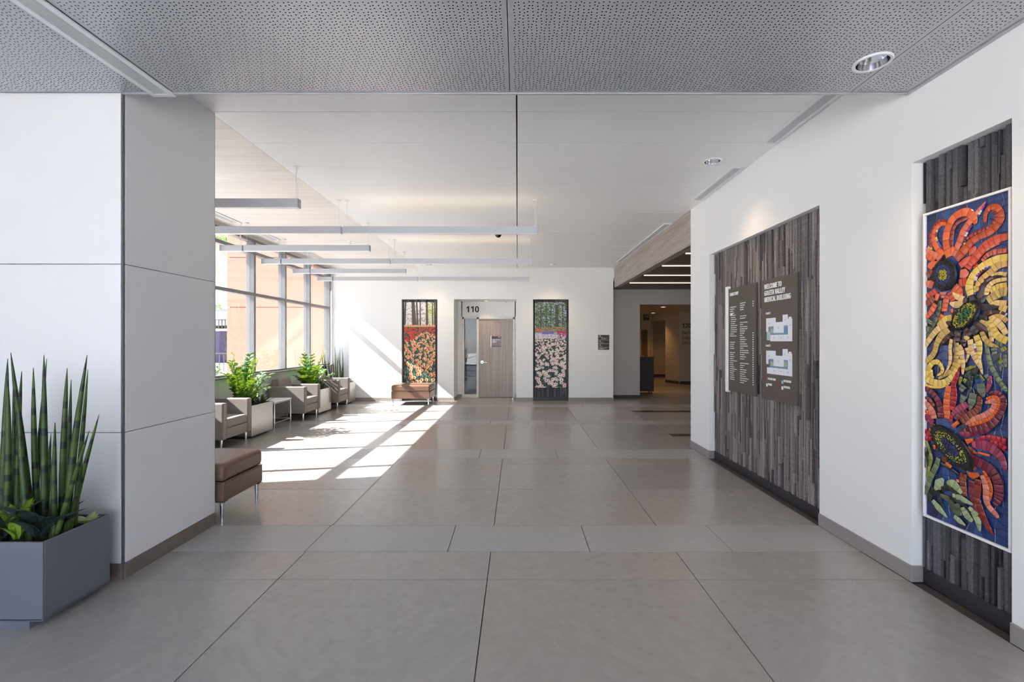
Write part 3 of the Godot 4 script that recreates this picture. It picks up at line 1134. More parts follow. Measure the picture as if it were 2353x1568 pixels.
func arrow(parent: Node, m: Material, at: Vector3, turn: float) -> void:
	var st := ST()
	var n := Vector3(0, 0, 1)
	var r := Basis(n, turn)
	quad(st, at + r * Vector3(-0.024, -0.005, 0), at + r * Vector3(0.004, -0.005, 0), at + r * Vector3(0.004, 0.005, 0), at + r * Vector3(-0.024, 0.005, 0), n)
	tri(st, at + r * Vector3(0.0, -0.018, 0), at + r * Vector3(0.024, 0, 0), at + r * Vector3(0.0, 0.018, 0), n)
	obj("arrow", st, m, parent)

func word_row(img: Image, x: int, y: int, l: int, c: Color) -> void:
	var e := x + l
	while x < e:
		var k := rng.randi_range(6, 18)
		img.fill_rect(Rect2i(x, y - 2, mini(k, e - x), 4), c)
		x += k + 3

func plan(img: Image, x: int, y: int, lower: bool) -> void:
	var wh := c8(232, 236, 244)
	var bl := c8(112, 150, 178)
	var gn := c8(170, 184, 150)
	bar(img, x, y, 12, 24, 78, wh)
	bar(img, x + 10, y, 12, 80, 50, wh)
	bar(img, x + 70, y, 38, 90, 56, wh)
	bar(img, x + 150, y, 0, 44, 60, wh)
	bar(img, x + 32, y, 60, 160, 50, bl)
	bar(img, x + 70, y, 60, 90, 38, wh)
	bar(img, x + 44, y, 74, 24, 22, gn)
	bar(img, x + 160, y, 70, 28, 26, c8(96, 140, 190) if lower else gn)
	bar(img, x + 194, y, 24, 36, 120, wh)
	bar(img, x + 200, y, 14, 24, 12, wh)
	bar(img, x + (40 if lower else 8), y, 108, 222 - (40 if lower else 8), 36, wh)
	if lower:
		bar(img, x + 6, y, 90, 34, 48, c8(176, 196, 200))
	for k in 4:
		var q := x + 76 + k * 40
		bar(img, q, y, 110, 1, 34, c8(176, 182, 192))
	for q in [[20, 40], [106, 66], [164, 26], [206, 56], [70, 122], [130, 122], [186, 122]]:
		bar(img, x + q[0], y, q[1], 14, 2, c8(160, 166, 178))
		bar(img, x + q[0] + 3, y, q[1] + 5, 8, 2, c8(160, 166, 178))

func bar(img: Image, x: int, y: int, dy: int, w: int, h: int, c: Color) -> void:
	img.fill_rect(Rect2i(x, y + int(dy * 0.88), w, maxi(1, int(ceil(h * 0.88)))), c)

# a printed sheet lying on a board; facing as in lettering()
func print_sheet(parent: Node, img: Image, at: Vector3, size: Vector2, facing: int) -> void:
	img.generate_mipmaps()
	var m := StandardMaterial3D.new()
	m.albedo_texture = ImageTexture.create_from_image(img)
	m.roughness = 0.5
	var q := QuadMesh.new()
	q.size = size
	var b := Basis(Vector3.UP, -PI / 2) if facing == 1 else Basis.IDENTITY
	inst("print", q, m, parent, Transform3D(b, at))

func dab(img: Image, cx: float, cy: float, rx: float, ry: float, c: Color, rag := 0.0) -> void:
	for y in range(maxi(0, int(cy - ry)), mini(img.get_height(), int(cy + ry) + 1)):
		for x in range(maxi(0, int(cx - rx)), mini(img.get_width(), int(cx + rx) + 1)):
			var dx := (x - cx) / rx
			var dy := (y - cy) / ry
			if dx * dx + dy * dy <= 1.0 - rag * rng.randf():
				img.set_pixel(x, y, c)

func tulip_picture() -> Image:
	var W := 256
	var H := 704
	var img := Image.create(W, H, false, Image.FORMAT_RGB8)
	img.fill(c8(228, 226, 226))
	for k in 240:
		dab(img, rng.randf() * W, rng.randf_range(60, 190), rng.randf_range(3, 10), rng.randf_range(3, 9), c8(206, 200, 192).lerp(c8(160, 150, 140), rng.randf()), 0.8)
	for k in 260:
		dab(img, rng.randf_range(180, 256), rng.randf_range(0, 170), rng.randf_range(3, 8), rng.randf_range(3, 8), c8(150, 175, 90).lerp(c8(215, 225, 160), rng.randf()), 0.7)
	for t in [[12, 9, 0], [74, 17, 1], [104, 8, 0], [132, 6, 0], [186, 10, 0], [232, 5, 0], [248, 6, 0]]:
		var lean := rng.randf_range(-0.06, 0.06)
		for y in range(0, 200 + t[2] * 14):
			var hw: float = t[1] * (0.75 + 0.35 * y / 210.0)
			for x in range(int(t[0] - hw + lean * y), int(t[0] + hw + lean * y)):
				if x >= 0 and x < W:
					img.set_pixel(x, y, c8(74, 64, 60).lerp(c8(120, 108, 100), rng.randf() * 0.7))
		for b in 5:
			var bx: float = t[0]
			var by := rng.randf_range(10, 120)
			var dx := rng.randf_range(-1.4, 1.4)
			for s in 26:
				dab(img, bx, by, 1.4, 1.4, c8(96, 86, 80))
				bx += dx
				by -= rng.randf_range(0.3, 1.4)
	img.fill_rect(Rect2i(0, 192, W, 12), c8(196, 178, 120))
	for k in 160:
		dab(img, rng.randf() * W, rng.randf_range(186, 206), 4, 2, c8(206, 80, 50).lerp(c8(230, 210, 140), rng.randf()))
	img.fill_rect(Rect2i(0, 204, W, H - 204), c8(48, 78, 66))
	for k in 2600:
		var y := rng.randf_range(204, H)
		var z := (y - 200.0) / 504.0
		dab(img, rng.randf() * W, y, 1.0 + 5.0 * z, 2.0 + 9.0 * z, c8(26, 38, 44).lerp(c8(120, 160, 130), pow(rng.randf(), 1.4)), 0.4)
	var y := 208.0
	while y < 700.0:
		var z := (y - 204.0) / 500.0
		var n := int(lerpf(30.0, 6.0, pow(z, 0.6)))
		for k in n:
			var x := rng.randf() * W
			var yy := y + rng.randf_range(-0.5, 0.5) * lerpf(8.0, 36.0, z)
			var r := 3.5 + 12.0 * z
			var red := z < 0.16 + 0.08 * sin(x * 0.02 + 1.0)
			dab(img, x, yy, r, r * 1.05, c8(222, 70, 52) if red else c8(240, 196, 140), 0.2)
			dab(img, x - r * 0.2, yy + r * 0.15, r * 0.5, r * 0.75, c8(200, 44, 36) if red else c8(214, 62, 40), 0.3)
			if not red:
				dab(img, x + r * 0.55, yy - r * 0.1, r * 0.3, r * 0.7, c8(250, 222, 176), 0.3)
		y += lerpf(6.0, 34.0, z)
	return img

func lily_picture() -> Image:
	var W := 256
	var H := 704
	var img := Image.create(W, H, false, Image.FORMAT_RGB8)
	img.fill(c8(172, 190, 220))
	for k in 2200:
		var yy := rng.randf_range(0, 250)
		var xx := rng.randf() * W
		if rng.randf() < 0.25 and xx > 120:
			continue
		dab(img, xx, yy, rng.randf_range(3, 9), rng.randf_range(2, 7), c8(44, 66, 54).lerp(c8(148, 176, 118), pow(rng.randf(), 1.5)), 0.7)
	for t in [[178, 13], [92, 4], [48, 5], [226, 4], [130, 3]]:
		for y in range(20, 215):
			for x in range(int(t[0] - t[1]), int(t[0] + t[1])):
				if rng.randf() < 0.85:
					img.set_pixel(x, y, c8(52, 56, 58).lerp(c8(86, 84, 84), rng.randf()))
	for k in 500:
		dab(img, rng.randf() * W, rng.randf_range(205, 250), 5, 3, [c8(196, 150, 90), c8(206, 70, 80), c8(100, 130, 80), c8(70, 96, 60)][k % 4].lerp(c8(200, 190, 150), rng.randf() * 0.4), 0.5)
	for k in 160:
		dab(img, rng.randf_range(60, 150), rng.randf_range(240, 262), 4, 3, c8(120, 110, 190), 0.3)
		dab(img, rng.randf_range(205, 256), rng.randf_range(275, 310), 4, 3, c8(98, 84, 180), 0.3)
		dab(img, rng.randf_range(180, 256), rng.randf_range(240, 280), 4, 3, c8(196, 50, 84), 0.3)
	img.fill_rect(Rect2i(0, 300, W, H - 300), c8(46, 60, 56))
	for k in 2400:
		var yy := rng.randf_range(262, H)
		var z := (yy - 262.0) / 440.0
		dab(img, rng.randf() * W, yy, 1.0 + 5.0 * z, 2.0 + 7.0 * z, c8(24, 34, 38).lerp(c8(88, 116, 96), pow(rng.randf(), 1.6)), 0.4)
	var y := 268.0
	while y < 700.0:
		var z := (y - 264.0) / 440.0
		var n := int(lerpf(40.0, 9.0, pow(z, 0.5)))
		for k in n:
			var x := rng.randf() * W
			var yy := y + rng.randf_range(-0.5, 0.5) * lerpf(8.0, 40.0, z)
			var r := 4.0 + 15.0 * z
			for p in 6:
				var g := TAU * p / 6.0 + rng.randf() * 0.3
				var cc := c8(250, 249, 247).lerp(c8(250, 222, 214), rng.randf() * 0.25)
				for q in 4:
					dab(img, x + cos(g) * r * (0.25 + 0.25 * q), yy + sin(g) * r * (0.22 + 0.22 * q), r * (0.34 - 0.075 * q), r * (0.30 - 0.07 * q), cc)
			dab(img, x, yy, r * 0.36, r * 0.32, c8(214, 66, 46), 0.2)
			dab(img, x, yy + r * 0.05, r * 0.12, r * 0.1, c8(236, 176, 70))
		y += lerpf(7.0, 38.0, z)
	return img

func make_pictures() -> void:
	for k in 2:
		var cx: float = [-2.565, 0.8725][k]
		var t := thing("garden_picture", ["tall photo print of red and orange tulips under bare trees", "tall photo print of white lilies with red centres below leafy trees"][k], "picture", V(cx, 0.345, 12.335), 0.0, "flower photo prints in the back wall niches")
		var st := ST()
		box(st, -0.412, 0.412, 0.0, 2.25, 0.0, 0.028, 0.002)
		var bd := obj("panel", st, mats["black_base"], t)
		print_sheet(bd, tulip_picture() if k == 0 else lily_picture(), Vector3(0, 1.125, 0.0006), Vector2(0.822, 2.248), 0)

# ---------------------------------------------------------------- lights and ceiling fittings
func make_pendants() -> void:
	var bar: Material = mats["pendant_metal"]
	var lens: Material = mats["lens"]
	var rows := [5.19, 6.43, 7.67, 8.91, 10.15, 11.39]
	var rank := ["nearest", "second", "third", "fourth", "fifth", "farthest"]
	for k in 6:
		var segs := [[-4.84, -4.475, "short window end piece"], [-4.455, -2.405, "section under the wood ceiling"]]
		if k % 2 == 1:
			segs.append([-2.375, 0.28, "section under the white ceiling"])
		for s in segs:
			var L: float = s[1] - s[0]
			var t := thing("pendant_light", "grey linear pendant light, %s of the %s row from the camera" % [s[2], rank[k]], "pendant light", V((s[0] + s[1]) * 0.5, 3.025, rows[k]), 0.0, "linear pendant lights")
			var st := ST()
			var h := L * 0.5
			box(st, -h, h, 0.006, 0.1, -0.035, -0.031, 0.001)
			box(st, -h, h, 0.006, 0.1, 0.031, 0.035, 0.001)
			box(st, -h, -h + 0.004, 0.006, 0.1, -0.035, 0.035, 0.001)
			box(st, h - 0.004, h, 0.006, 0.1, -0.035, 0.035, 0.001)
			box(st, -h, h, 0.055, 0.06, -0.031, 0.031)
			obj("housing", st, bar, t)
			st = ST()
			box(st, -h + 0.004, h - 0.004, 0.0, 0.012, -0.031, 0.031, 0.002)
			obj("lens", st, lens, t)
			for x in ([-h + 0.04, h - 0.04] if L > 0.6 else [h - 0.05]):
				st = ST()
				tube(st, [Vector3(x, 0.1, 0), Vector3(x, 0.452, 0)], [0.0022, 0.0022], 5)
				if x > 0 and k % 2 == 0 or L > 2.5:
					var cp := []
					for j in 9:
						cp.append(Vector3(x + 0.012 + 0.014 * sin(j * 0.9), 0.1 + 0.35 * j / 8.0, 0.004))
					tube(st, cp, [0.003, 0.003, 0.003, 0.003, 0.003, 0.003, 0.003, 0.003, 0.003], 5)
				obj("cable", st, mats["white_metal"], t)
				st = ST()
				lathe(st, Vector3(x, 0.0, 0), [[0.0, 0.452], [0.03, 0.455], [0.03, 0.465], [0.0, 0.466]], 14)
				obj("canopy", st, mats["white_metal"], t)
			if L > 2.5:
				# the lamps of these sections also wash the ceiling
				st = ST()
				box(st, -h + 0.01, h - 0.01, 0.075, 0.08, -0.028, 0.028)
				var em := mat("uplight_glow", c8(255, 236, 208), 0.5)
				em.emission_enabled = true
				em.emission = Color(1.0, 0.9, 0.74)
				em.emission_energy_multiplier = 1.0
				obj("uplight", st, em, t)
				area(V((s[0] + s[1]) * 0.5, 3.115, rows[k]), Vector2(L - 0.05, 0.05), 0.06, Color(1.0, 0.84, 0.62), true)

func make_ceiling_fittings() -> void:
	downlight("large recessed downlight with mirror reflector in the grey perforated ceiling", V(2.055, 3.17, 2.72), 0.1, mats["white_metal"], 0.45, Color(1.0, 0.84, 0.66), false)
	downlight("recessed mirror downlight in the white ceiling near the slate niche wall", V(2.09, CEIL, 5.04), 0.098, mats["white_metal"], 0.45, Color(1.0, 0.84, 0.66), false)
	downlight("recessed downlight in the white ceiling behind the camera dome", V(-1.28, CEIL, 7.98), 0.098, mats["white_metal"], 0.6, Color(1.0, 0.85, 0.66), false)
	downlight("recessed downlight near the back wall above the tulip picture", V(-2.22, CEIL, 11.75), 0.098, mats["white_metal"], 0.6, Color(1.0, 0.85, 0.66), false)
	downlight("recessed downlight near the back wall above the lily picture", V(0.89, CEIL, 11.75), 0.098, mats["white_metal"], 0.6, Color(1.0, 0.85, 0.66), false)
	downlight("small downlight in the soffit over the suite door", V(-0.85, 2.667, 12.75), 0.06, mats["white_metal"], 0.35, Color(1.0, 0.88, 0.72), true)
	# security camera
	var t := thing("camera_dome", "small black and chrome security camera dome on the white ceiling", "security camera", V(-0.325, CEIL, 7.97))
	var st := ST()
	lathe(st, Vector3.ZERO, [[0.0, -0.001], [0.105, -0.001], [0.105, -0.02], [0.07, -0.045], [0.0, -0.05]], 24)
	obj("base", st, mats["white_metal"], t)
	st = ST()
	lathe(st, Vector3(0, -0.05, 0), [[0.062, 0.01], [0.062, -0.04], [0.052, -0.085], [0.03, -0.115], [0.0, -0.122]], 20)
	obj("dome", st, mat("smoked_dome", c8(26, 26, 30), 0.06), t)
	# sprinklers
	for q in [[-3.22, CEIL + 0.004, 9.05, "small chrome sprinkler head in the pale wood ceiling"], [-0.31, 2.667, 12.75, "small chrome sprinkler head in the soffit over the suite door"]]:
		var sp := thing("sprinkler", q[3], "sprinkler", V(q[0], q[1], q[2]), 0.0, "sprinkler heads")
		st = ST()
		lathe(st, Vector3.ZERO, [[0.0, -0.001], [0.035, -0.001], [0.03, -0.012], [0.0, -0.014]], 16)
		obj("rose", st, mats["white_metal"], sp)
		st = ST()
		tube(st, [Vector3(0, -0.01, 0), Vector3(0, -0.05, 0)], [0.012, 0.008], 8)
		lathe(st, Vector3.ZERO, [[0.0, -0.056], [0.022, -0.054], [0.022, -0.05], [0.0, -0.05]], 12)
		obj("nozzle", st, mats["chrome"], sp)
	# long air slot in the grey ceiling
	diffuser("long white slot diffuser in the grey perforated ceiling", -2.39, -2.236, -2.5, 3.085, 3.17, 0.034)
	diffuser("white slot diffuser beside the right wall, partly behind the grey ceiling edge", 2.376, 2.52, 2.9, 4.575, CEIL, 0.03)
	diffuser("white slot diffuser above the slate niche with the boards", 2.376, 2.52, 5.2, 6.42, CEIL, 0.03)
	diffuser("long white slot diffuser beside the wood header", 2.40, 2.535, 7.69, 11.42, CEIL, 0.03)
	diffuser("white slot diffuser over the window, nearest the pier", -4.66, -4.5, 6.5, 7.65, CEIL + 0.004, 0.03)
	diffuser("white slot diffuser over the middle of the window", -4.66, -4.5, 7.95, 8.95, CEIL + 0.004, 0.03)
	diffuser("white slot diffuser over the far end of the window", -4.66, -4.5, 9.75, 11.2, CEIL + 0.004, 0.03)

func diffuser(label: String, x0: float, x1: float, d0: float, d1: float, y: float, fr: float) -> void:
	var t := thing("slot_diffuser", label, "air diffuser", V((x0 + x1) * 0.5, y, (d0 + d1) * 0.5), 0.0, "ceiling slot diffusers")
	var hw := (x1 - x0) * 0.5
	var hl := (d1 - d0) * 0.5
	var st := ST()
	box(st, -hw, -hw + fr, -0.012, -0.0005, -hl, hl, 0.002)
	box(st, hw - fr, hw, -0.012, -0.0005, -hl, hl, 0.002)
	box(st, -hw + fr, hw - fr, -0.012, -0.0005, -hl, -hl + fr, 0.002)
	box(st, -hw + fr, hw - fr, -0.012, -0.0005, hl - fr, hl, 0.002)
	obj("frame", st, mats["white_metal"], t)
	st = ST()
	box(st, -hw + fr, hw - fr, -0.003, -0.0008, -hl + fr, hl - fr)
	obj("backing", st, mats["grille_back"], t)
	var n := 8
	for k in n:
		st = ST()
		var a := lerpf(-hw + fr + 0.003, hw - fr - 0.003, k / float(n))
		var b := lerpf(-hw + fr + 0.003, hw - fr - 0.003, (k + 0.72) / float(n))
		box(st, a, b, -0.009, -0.003, -hl + fr, hl - fr)
		obj("blade", st, mats["grille"], t)

# ---------------------------------------------------------------- furniture
func leg_shape(st: SurfaceTool, at: Vector3, h: float, r: float) -> void:
	tube(st, [at + Vector3(0, 0, 0), at + Vector3(0, h * 0.5, 0), at + Vector3(0, h, 0)], [r * 0.6, r * 0.8, r], 12)

func make_armchair() -> Node3D:
	var t := thing("armchair", "", "armchair", Vector3.ZERO, 0.0, "grey lounge armchairs under the window")
	var m: Material = mats["upholstery"]
	var w := 0.36
	var st := ST()
	rbox(st, Vector3(-0.36, 0.235, 0), Vector3(0.70, 0.15, 0.52), 0.015)
	obj("seat_base", st, m, t)
	st = ST()
	rbox(st, Vector3(-0.31, 0.375, 0), Vector3(0.61, 0.125, 0.515), 0.03, 0.022)
	obj("seat_cushion", st, m, t)
	for s in [-1.0, 1.0]:
		st = ST()
		rbox(st, Vector3(-0.365, 0.42, s * (w - 0.05)), Vector3(0.73, 0.52, 0.1), 0.018)
		obj("armrest", st, m, t)
		st = ST()
		box(st, -0.001, 0.0035, 0.17, 0.67, -s * (w - 0.012) - 0.0015, -s * (w - 0.012) + 0.0015)
		box(st, -0.001, 0.0035, 0.17, 0.67, -s * (w - 0.088) - 0.0015, -s * (w - 0.088) + 0.0015)
		obj("piping", st, m, t)
	st = ST()
	rbox(st, Vector3(0, 0.27, 0), Vector3(0.15, 0.54, 0.515), 0.035, 0.0, Transform3D(Basis(Vector3(0, 0, 1), 0.16), Vector3(-0.55, 0.29, 0)))
	obj("backrest", st, m, t)
	st = ST()
	rbox(st, Vector3(-0.70, 0.42, 0), Vector3(0.06, 0.52, 0.72), 0.018)
	obj("back_panel", st, m, t)
	for x in [-0.06, -0.66]:
		for z in [-0.30, 0.30]:
			st = ST()
			leg_shape(st, Vector3(x, 0, z), 0.155, 0.02)
			box(st, x - 0.05, x + 0.035, 0.153, 0.163, -z - 0.03, -z + 0.03, 0.002)
			obj("leg", st, mats["chrome"], t)
	return t

func make_ottoman(called: String, label: String, at: Vector3, turn: float, L: float, W: float, H: float, m: Material) -> void:
	var t := thing(called, label, "ottoman", at, turn, "leather ottoman benches")
	var leg := 0.165
	var st := ST()
	rbox(st, Vector3(0, leg + 0.085, 0), Vector3(L, 0.17, W), 0.014)
	obj("base", st, m, t)
	st = ST()
	rbox(st, Vector3(0, (leg + 0.172 + H) * 0.5, 0), Vector3(L + 0.004, H - leg - 0.172, W + 0.004), 0.04, 0.025)
	var cu := obj("cushion", st, m, t)
	st = ST()
	for s in [-1.0, 1.0]:
		tube(st, [Vector3(-L * 0.5 + 0.02, leg + 0.172, s * (W * 0.5 + 0.001)), Vector3(L * 0.5 - 0.02, leg + 0.172, s * (W * 0.5 + 0.001))], [0.004, 0.004], 6)
		tube(st, [Vector3(s * (L * 0.5 + 0.001), leg + 0.172, -W * 0.5 + 0.02), Vector3(s * (L * 0.5 + 0.001), leg + 0.172, W * 0.5 - 0.02)], [0.004, 0.004], 6)
	obj("piping", st, m, cu)
	for x in [-1.0, 1.0]:
		for z in [-1.0, 1.0]:
			st = ST()
			var p := Vector3(x * (L * 0.5 - 0.04), 0, z * (W * 0.5 - 0.04))
			leg_shape(st, p, leg - 0.008, 0.02)
			box(st, p.x - 0.045, p.x + 0.045, leg - 0.01, leg, -p.z - 0.03, -p.z + 0.03, 0.002)
			obj("leg", st, mats["chrome"], t)

func make_furniture() -> void:
	var a := make_armchair()
	a.position = V(-4.15, 0, 6.98)
	a.set_meta("label", "grey armchair nearest the pier, partly hidden by it")
	var b := a.duplicate()
	b.name = numbered("armchair")
	add_child(b)
	b.position = V(-4.11, 0, 9.44)
	b.set_meta("label", "grey armchair beside the chrome side table")
	var c := a.duplicate()
	c.name = numbered("armchair")
	add_child(c)
	c.position = V(-4.08, 0, 11.09)
	c.set_meta("label", "grey armchair farthest from the camera, near the back wall")
	make_ottoman("ottoman", "dark brown leather ottoman beside the pier", V(-2.86, 0, 4.36), 0.0, 0.66, 0.62, 0.49, mats["brown_leather"])
	make_ottoman("ottoman", "sunlit brown leather ottoman bench in front of the tulip picture", V(-2.60, 0, 11.78), 0.0, 0.94, 0.72, 0.49, mats["brown_leather"])
	# side table
	var t := thing("side_table", "small side table with chrome frame and white top between planter and armchair", "table", V(-4.5, 0, 8.58))
	var st := ST()
	box(st, -0.23, 0.23, 0.47, 0.495, -0.31, 0.31, 0.006)
	obj("tabletop", st, mats["white_metal"], t)
	for x in [-0.215, 0.215]:
		for z in [-0.295, 0.295]:
			st = ST()
			tube(st, [Vector3(x, 0, z), Vector3(x, 0.47, z)], [0.011, 0.011], 10)
			obj("leg", st, mats["chrome"], t)
	for y in [0.11, 0.455]:
		for s in [[-0.215, -0.295, 0.215, -0.295], [-0.215, 0.295, 0.215, 0.295], [-0.215, -0.295, -0.215, 0.295], [0.215, -0.295, 0.215, 0.295]]:
			st = ST()
			tube(st, [Vector3(s[0], y, s[1]), Vector3(s[2], y, s[3])], [0.009, 0.009], 8)
			obj("rail", st, mats["chrome"], t)

# ---------------------------------------------------------------- planters and plants
func planter(called: String, label: String, x0: float, x1: float, d0: float, d1: float, h: float, m: Material, grp: String) -> void:
	var t := thing(called, label, "planter", V((x0 + x1) * 0.5, 0, (d0 + d1) * 0.5), 0.0, grp)
	var hx := (x1 - x0) * 0.5
	var hd := (d1 - d0) * 0.5
	var st := ST()
	var w := 0.012
	box(st, -hx, hx, 0.045, h, -hd, -hd + w, 0.003)
	box(st, -hx, hx, 0.045, h, hd - w, hd, 0.003)
	box(st, -hx, -hx + w, 0.045, h, -hd + w, hd - w, 0.003)
	box(st, hx - w, hx, 0.045, h, -hd + w, hd - w, 0.003)
	box(st, -hx, hx, 0.04, 0.055, -hd, hd, 0.003)
	obj("box", st, m, t)
	st = ST()
	box(st, -hx + 0.07, hx - 0.07, 0.0, 0.045, -hd + 0.0, hd - 0.05)
	obj("plinth", st, m if grp == "" else mats["plinth"], t)
	st = ST()
	box(st, -hx + w, hx - w, h - 0.08, h - 0.045, -hd + w, hd - w)
	obj("soil", st, mats["soil"], t)

func leaf_mesh() -> ArrayMesh:
	var st := ST()
	# along +x, unit length, folded and gently drooping
	var pts := []
	var ws := []
	for k in 6:
		var s := k / 5.0
		pts.append(Vector3(s, 0.10 * sin(s * PI) - 0.08 * s * s, 0))
		ws.append([0.10, 0.38, 0.52, 0.48, 0.28, 0.0][k])
	blade(st, pts, ws, Vector3(0, 0, 1), 0.22)
	return st.commit()

func leafy_mat(key: String, col: Color, rough := 0.35) -> StandardMaterial3D:
	var m := mat(key, col, rough)
	m.backlight_enabled = true
	m.backlight = Color(0.35, 0.42, 0.08)
	return m

func fern_plant(label: String, at: Vector3, fronds: int, hmin: float, hmax: float, spread: Vector2, leaf: ArrayMesh) -> void:
	var t := thing("zamioculcas_plant", label, "plant", at, 0.0, "leafy green plants in the steel planters")
	var ms := [leafy_mat("leaf_dark", c8(44, 80, 34)), leafy_mat("leaf_mid", c8(64, 106, 38)), leafy_mat("leaf_light", c8(108, 150, 56))]
	for f in fronds:
		var g := TAU * (f + rng.randf() * 0.7) / fronds
		var H := rng.randf_range(hmin, hmax)
		var reach := Vector3(cos(g) * spread.x, 0, sin(g) * spread.y) * rng.randf_range(0.35, 1.0)
		if cos(g) < 0.0:
			reach.x *= 0.35
		H *= lerpf(1.0, 0.62, reach.length() / spread.y)
		if f % 6 == 0:
			reach *= 0.7
			H = hmax * rng.randf_range(0.85, 1.0)
		var p0 := Vector3(cos(g) * 0.05, -0.05, sin(g) * 0.08)
		var pts := []
		var rad := []
		var n := 10
		for k in n:
			var s := k / float(n - 1)
			pts.append(p0 + reach * (0.4 * s + 0.6 * s * s) + Vector3(0, H * (1.15 * s - 0.15 * s * s * s), 0))
			rad.append(lerpf(0.008, 0.0025, s))
		var st := ST()
		tube(st, pts, rad, 5)
		var fr := obj("frond", st, ms[1], t)
		for k in range(2, n):
			var tg: Vector3 = (pts[k] - pts[k - 1]).normalized()
			var side := tg.cross(Vector3.UP)
			if side.length() < 0.1:
				side = Vector3(cos(g + 1.5), 0, sin(g + 1.5))
			side = side.normalized()
			var L := rng.randf_range(0.085, 0.13) * (1.0 - 0.35 * absf(k / 10.0 - 0.55))
			for s in [-1.0, 1.0]:
				var d: Vector3 = (side * s + tg * 0.75 + Vector3(0, rng.randf_range(-0.1, 0.25), 0)).normalized()
				var zz: Vector3 = d.cross(tg).normalized() * s
				var yy := zz
				var zx := d.cross(yy).normalized()
				inst("leaflet", leaf, ms[rng.randi() % 3], fr, Transform3D(Basis(d * L, yy * L, zx * L), pts[k]))

func rosette(label: String, called: String, at: Vector3, n: int, L: float, W: float, lift: float, m: Material, grp: String) -> void:
	var t := thing(called, label, "plant", at, 0.0, grp)
	for k in n:
		var g := TAU * k / n + rng.randf_range(-0.2, 0.2)
		var ll := L * rng.randf_range(0.75, 1.1)
		var up := lift * rng.randf_range(0.6, 1.3)
		var dir := Vector3(cos(g), 0, sin(g))
		var pts := []
		var ws := []
		for j in 6:
			var s := j / 5.0
			pts.append(dir * ll * s * (0.6 + 0.4 * s) + Vector3(0, ll * up * (1.5 * s - 0.7 * s * s), 0))
			ws.append(W * [0.5, 0.85, 1.0, 0.85, 0.5, 0.0][j])
		var st := ST()
		blade(st, pts, ws, Vector3.UP.cross(dir), 0.3)
		obj("leaf", st, m, t)

func spike_leaf(t: Node3D, base: Vector3, tip: Vector3, r: float, bow: float) -> void:
	var st := ST()
	var n := 26
	var pts := []
	var rad := []
	var cols := []
	var L := (tip - base).length()
	var side := (tip - base).normalized().cross(Vector3(0, 0, 1)).normalized()
	var ph := rng.randf()
	var gr := rng.randf_range(0.8, 1.2)
	for k in n:
		var s := k / float(n - 1)
		pts.append(base.lerp(tip, s) + side * bow * sin(s * PI))
		rad.append(maxf(r * (1.0 - 0.12 * s) * pow(1.0 - pow(s, 3.0), 0.7), 0.0012))
		var band := fmod(s * L / 0.11 + ph, 1.0)
		var c := Color(0.036, 0.066, 0.010) * gr
		if band < 0.24:
			c = Color(0.007, 0.018, 0.007)
		elif fmod(s * L / 0.034 + ph, 1.0) < 0.3:
			c = c * 1.35
		cols.append(c)
	tube(st, pts, rad, 9, true, cols)
	var m := mat("spike_skin", Color.WHITE, 0.5)
	m.vertex_color_use_as_albedo = true
	obj("leaf", st, m, t)

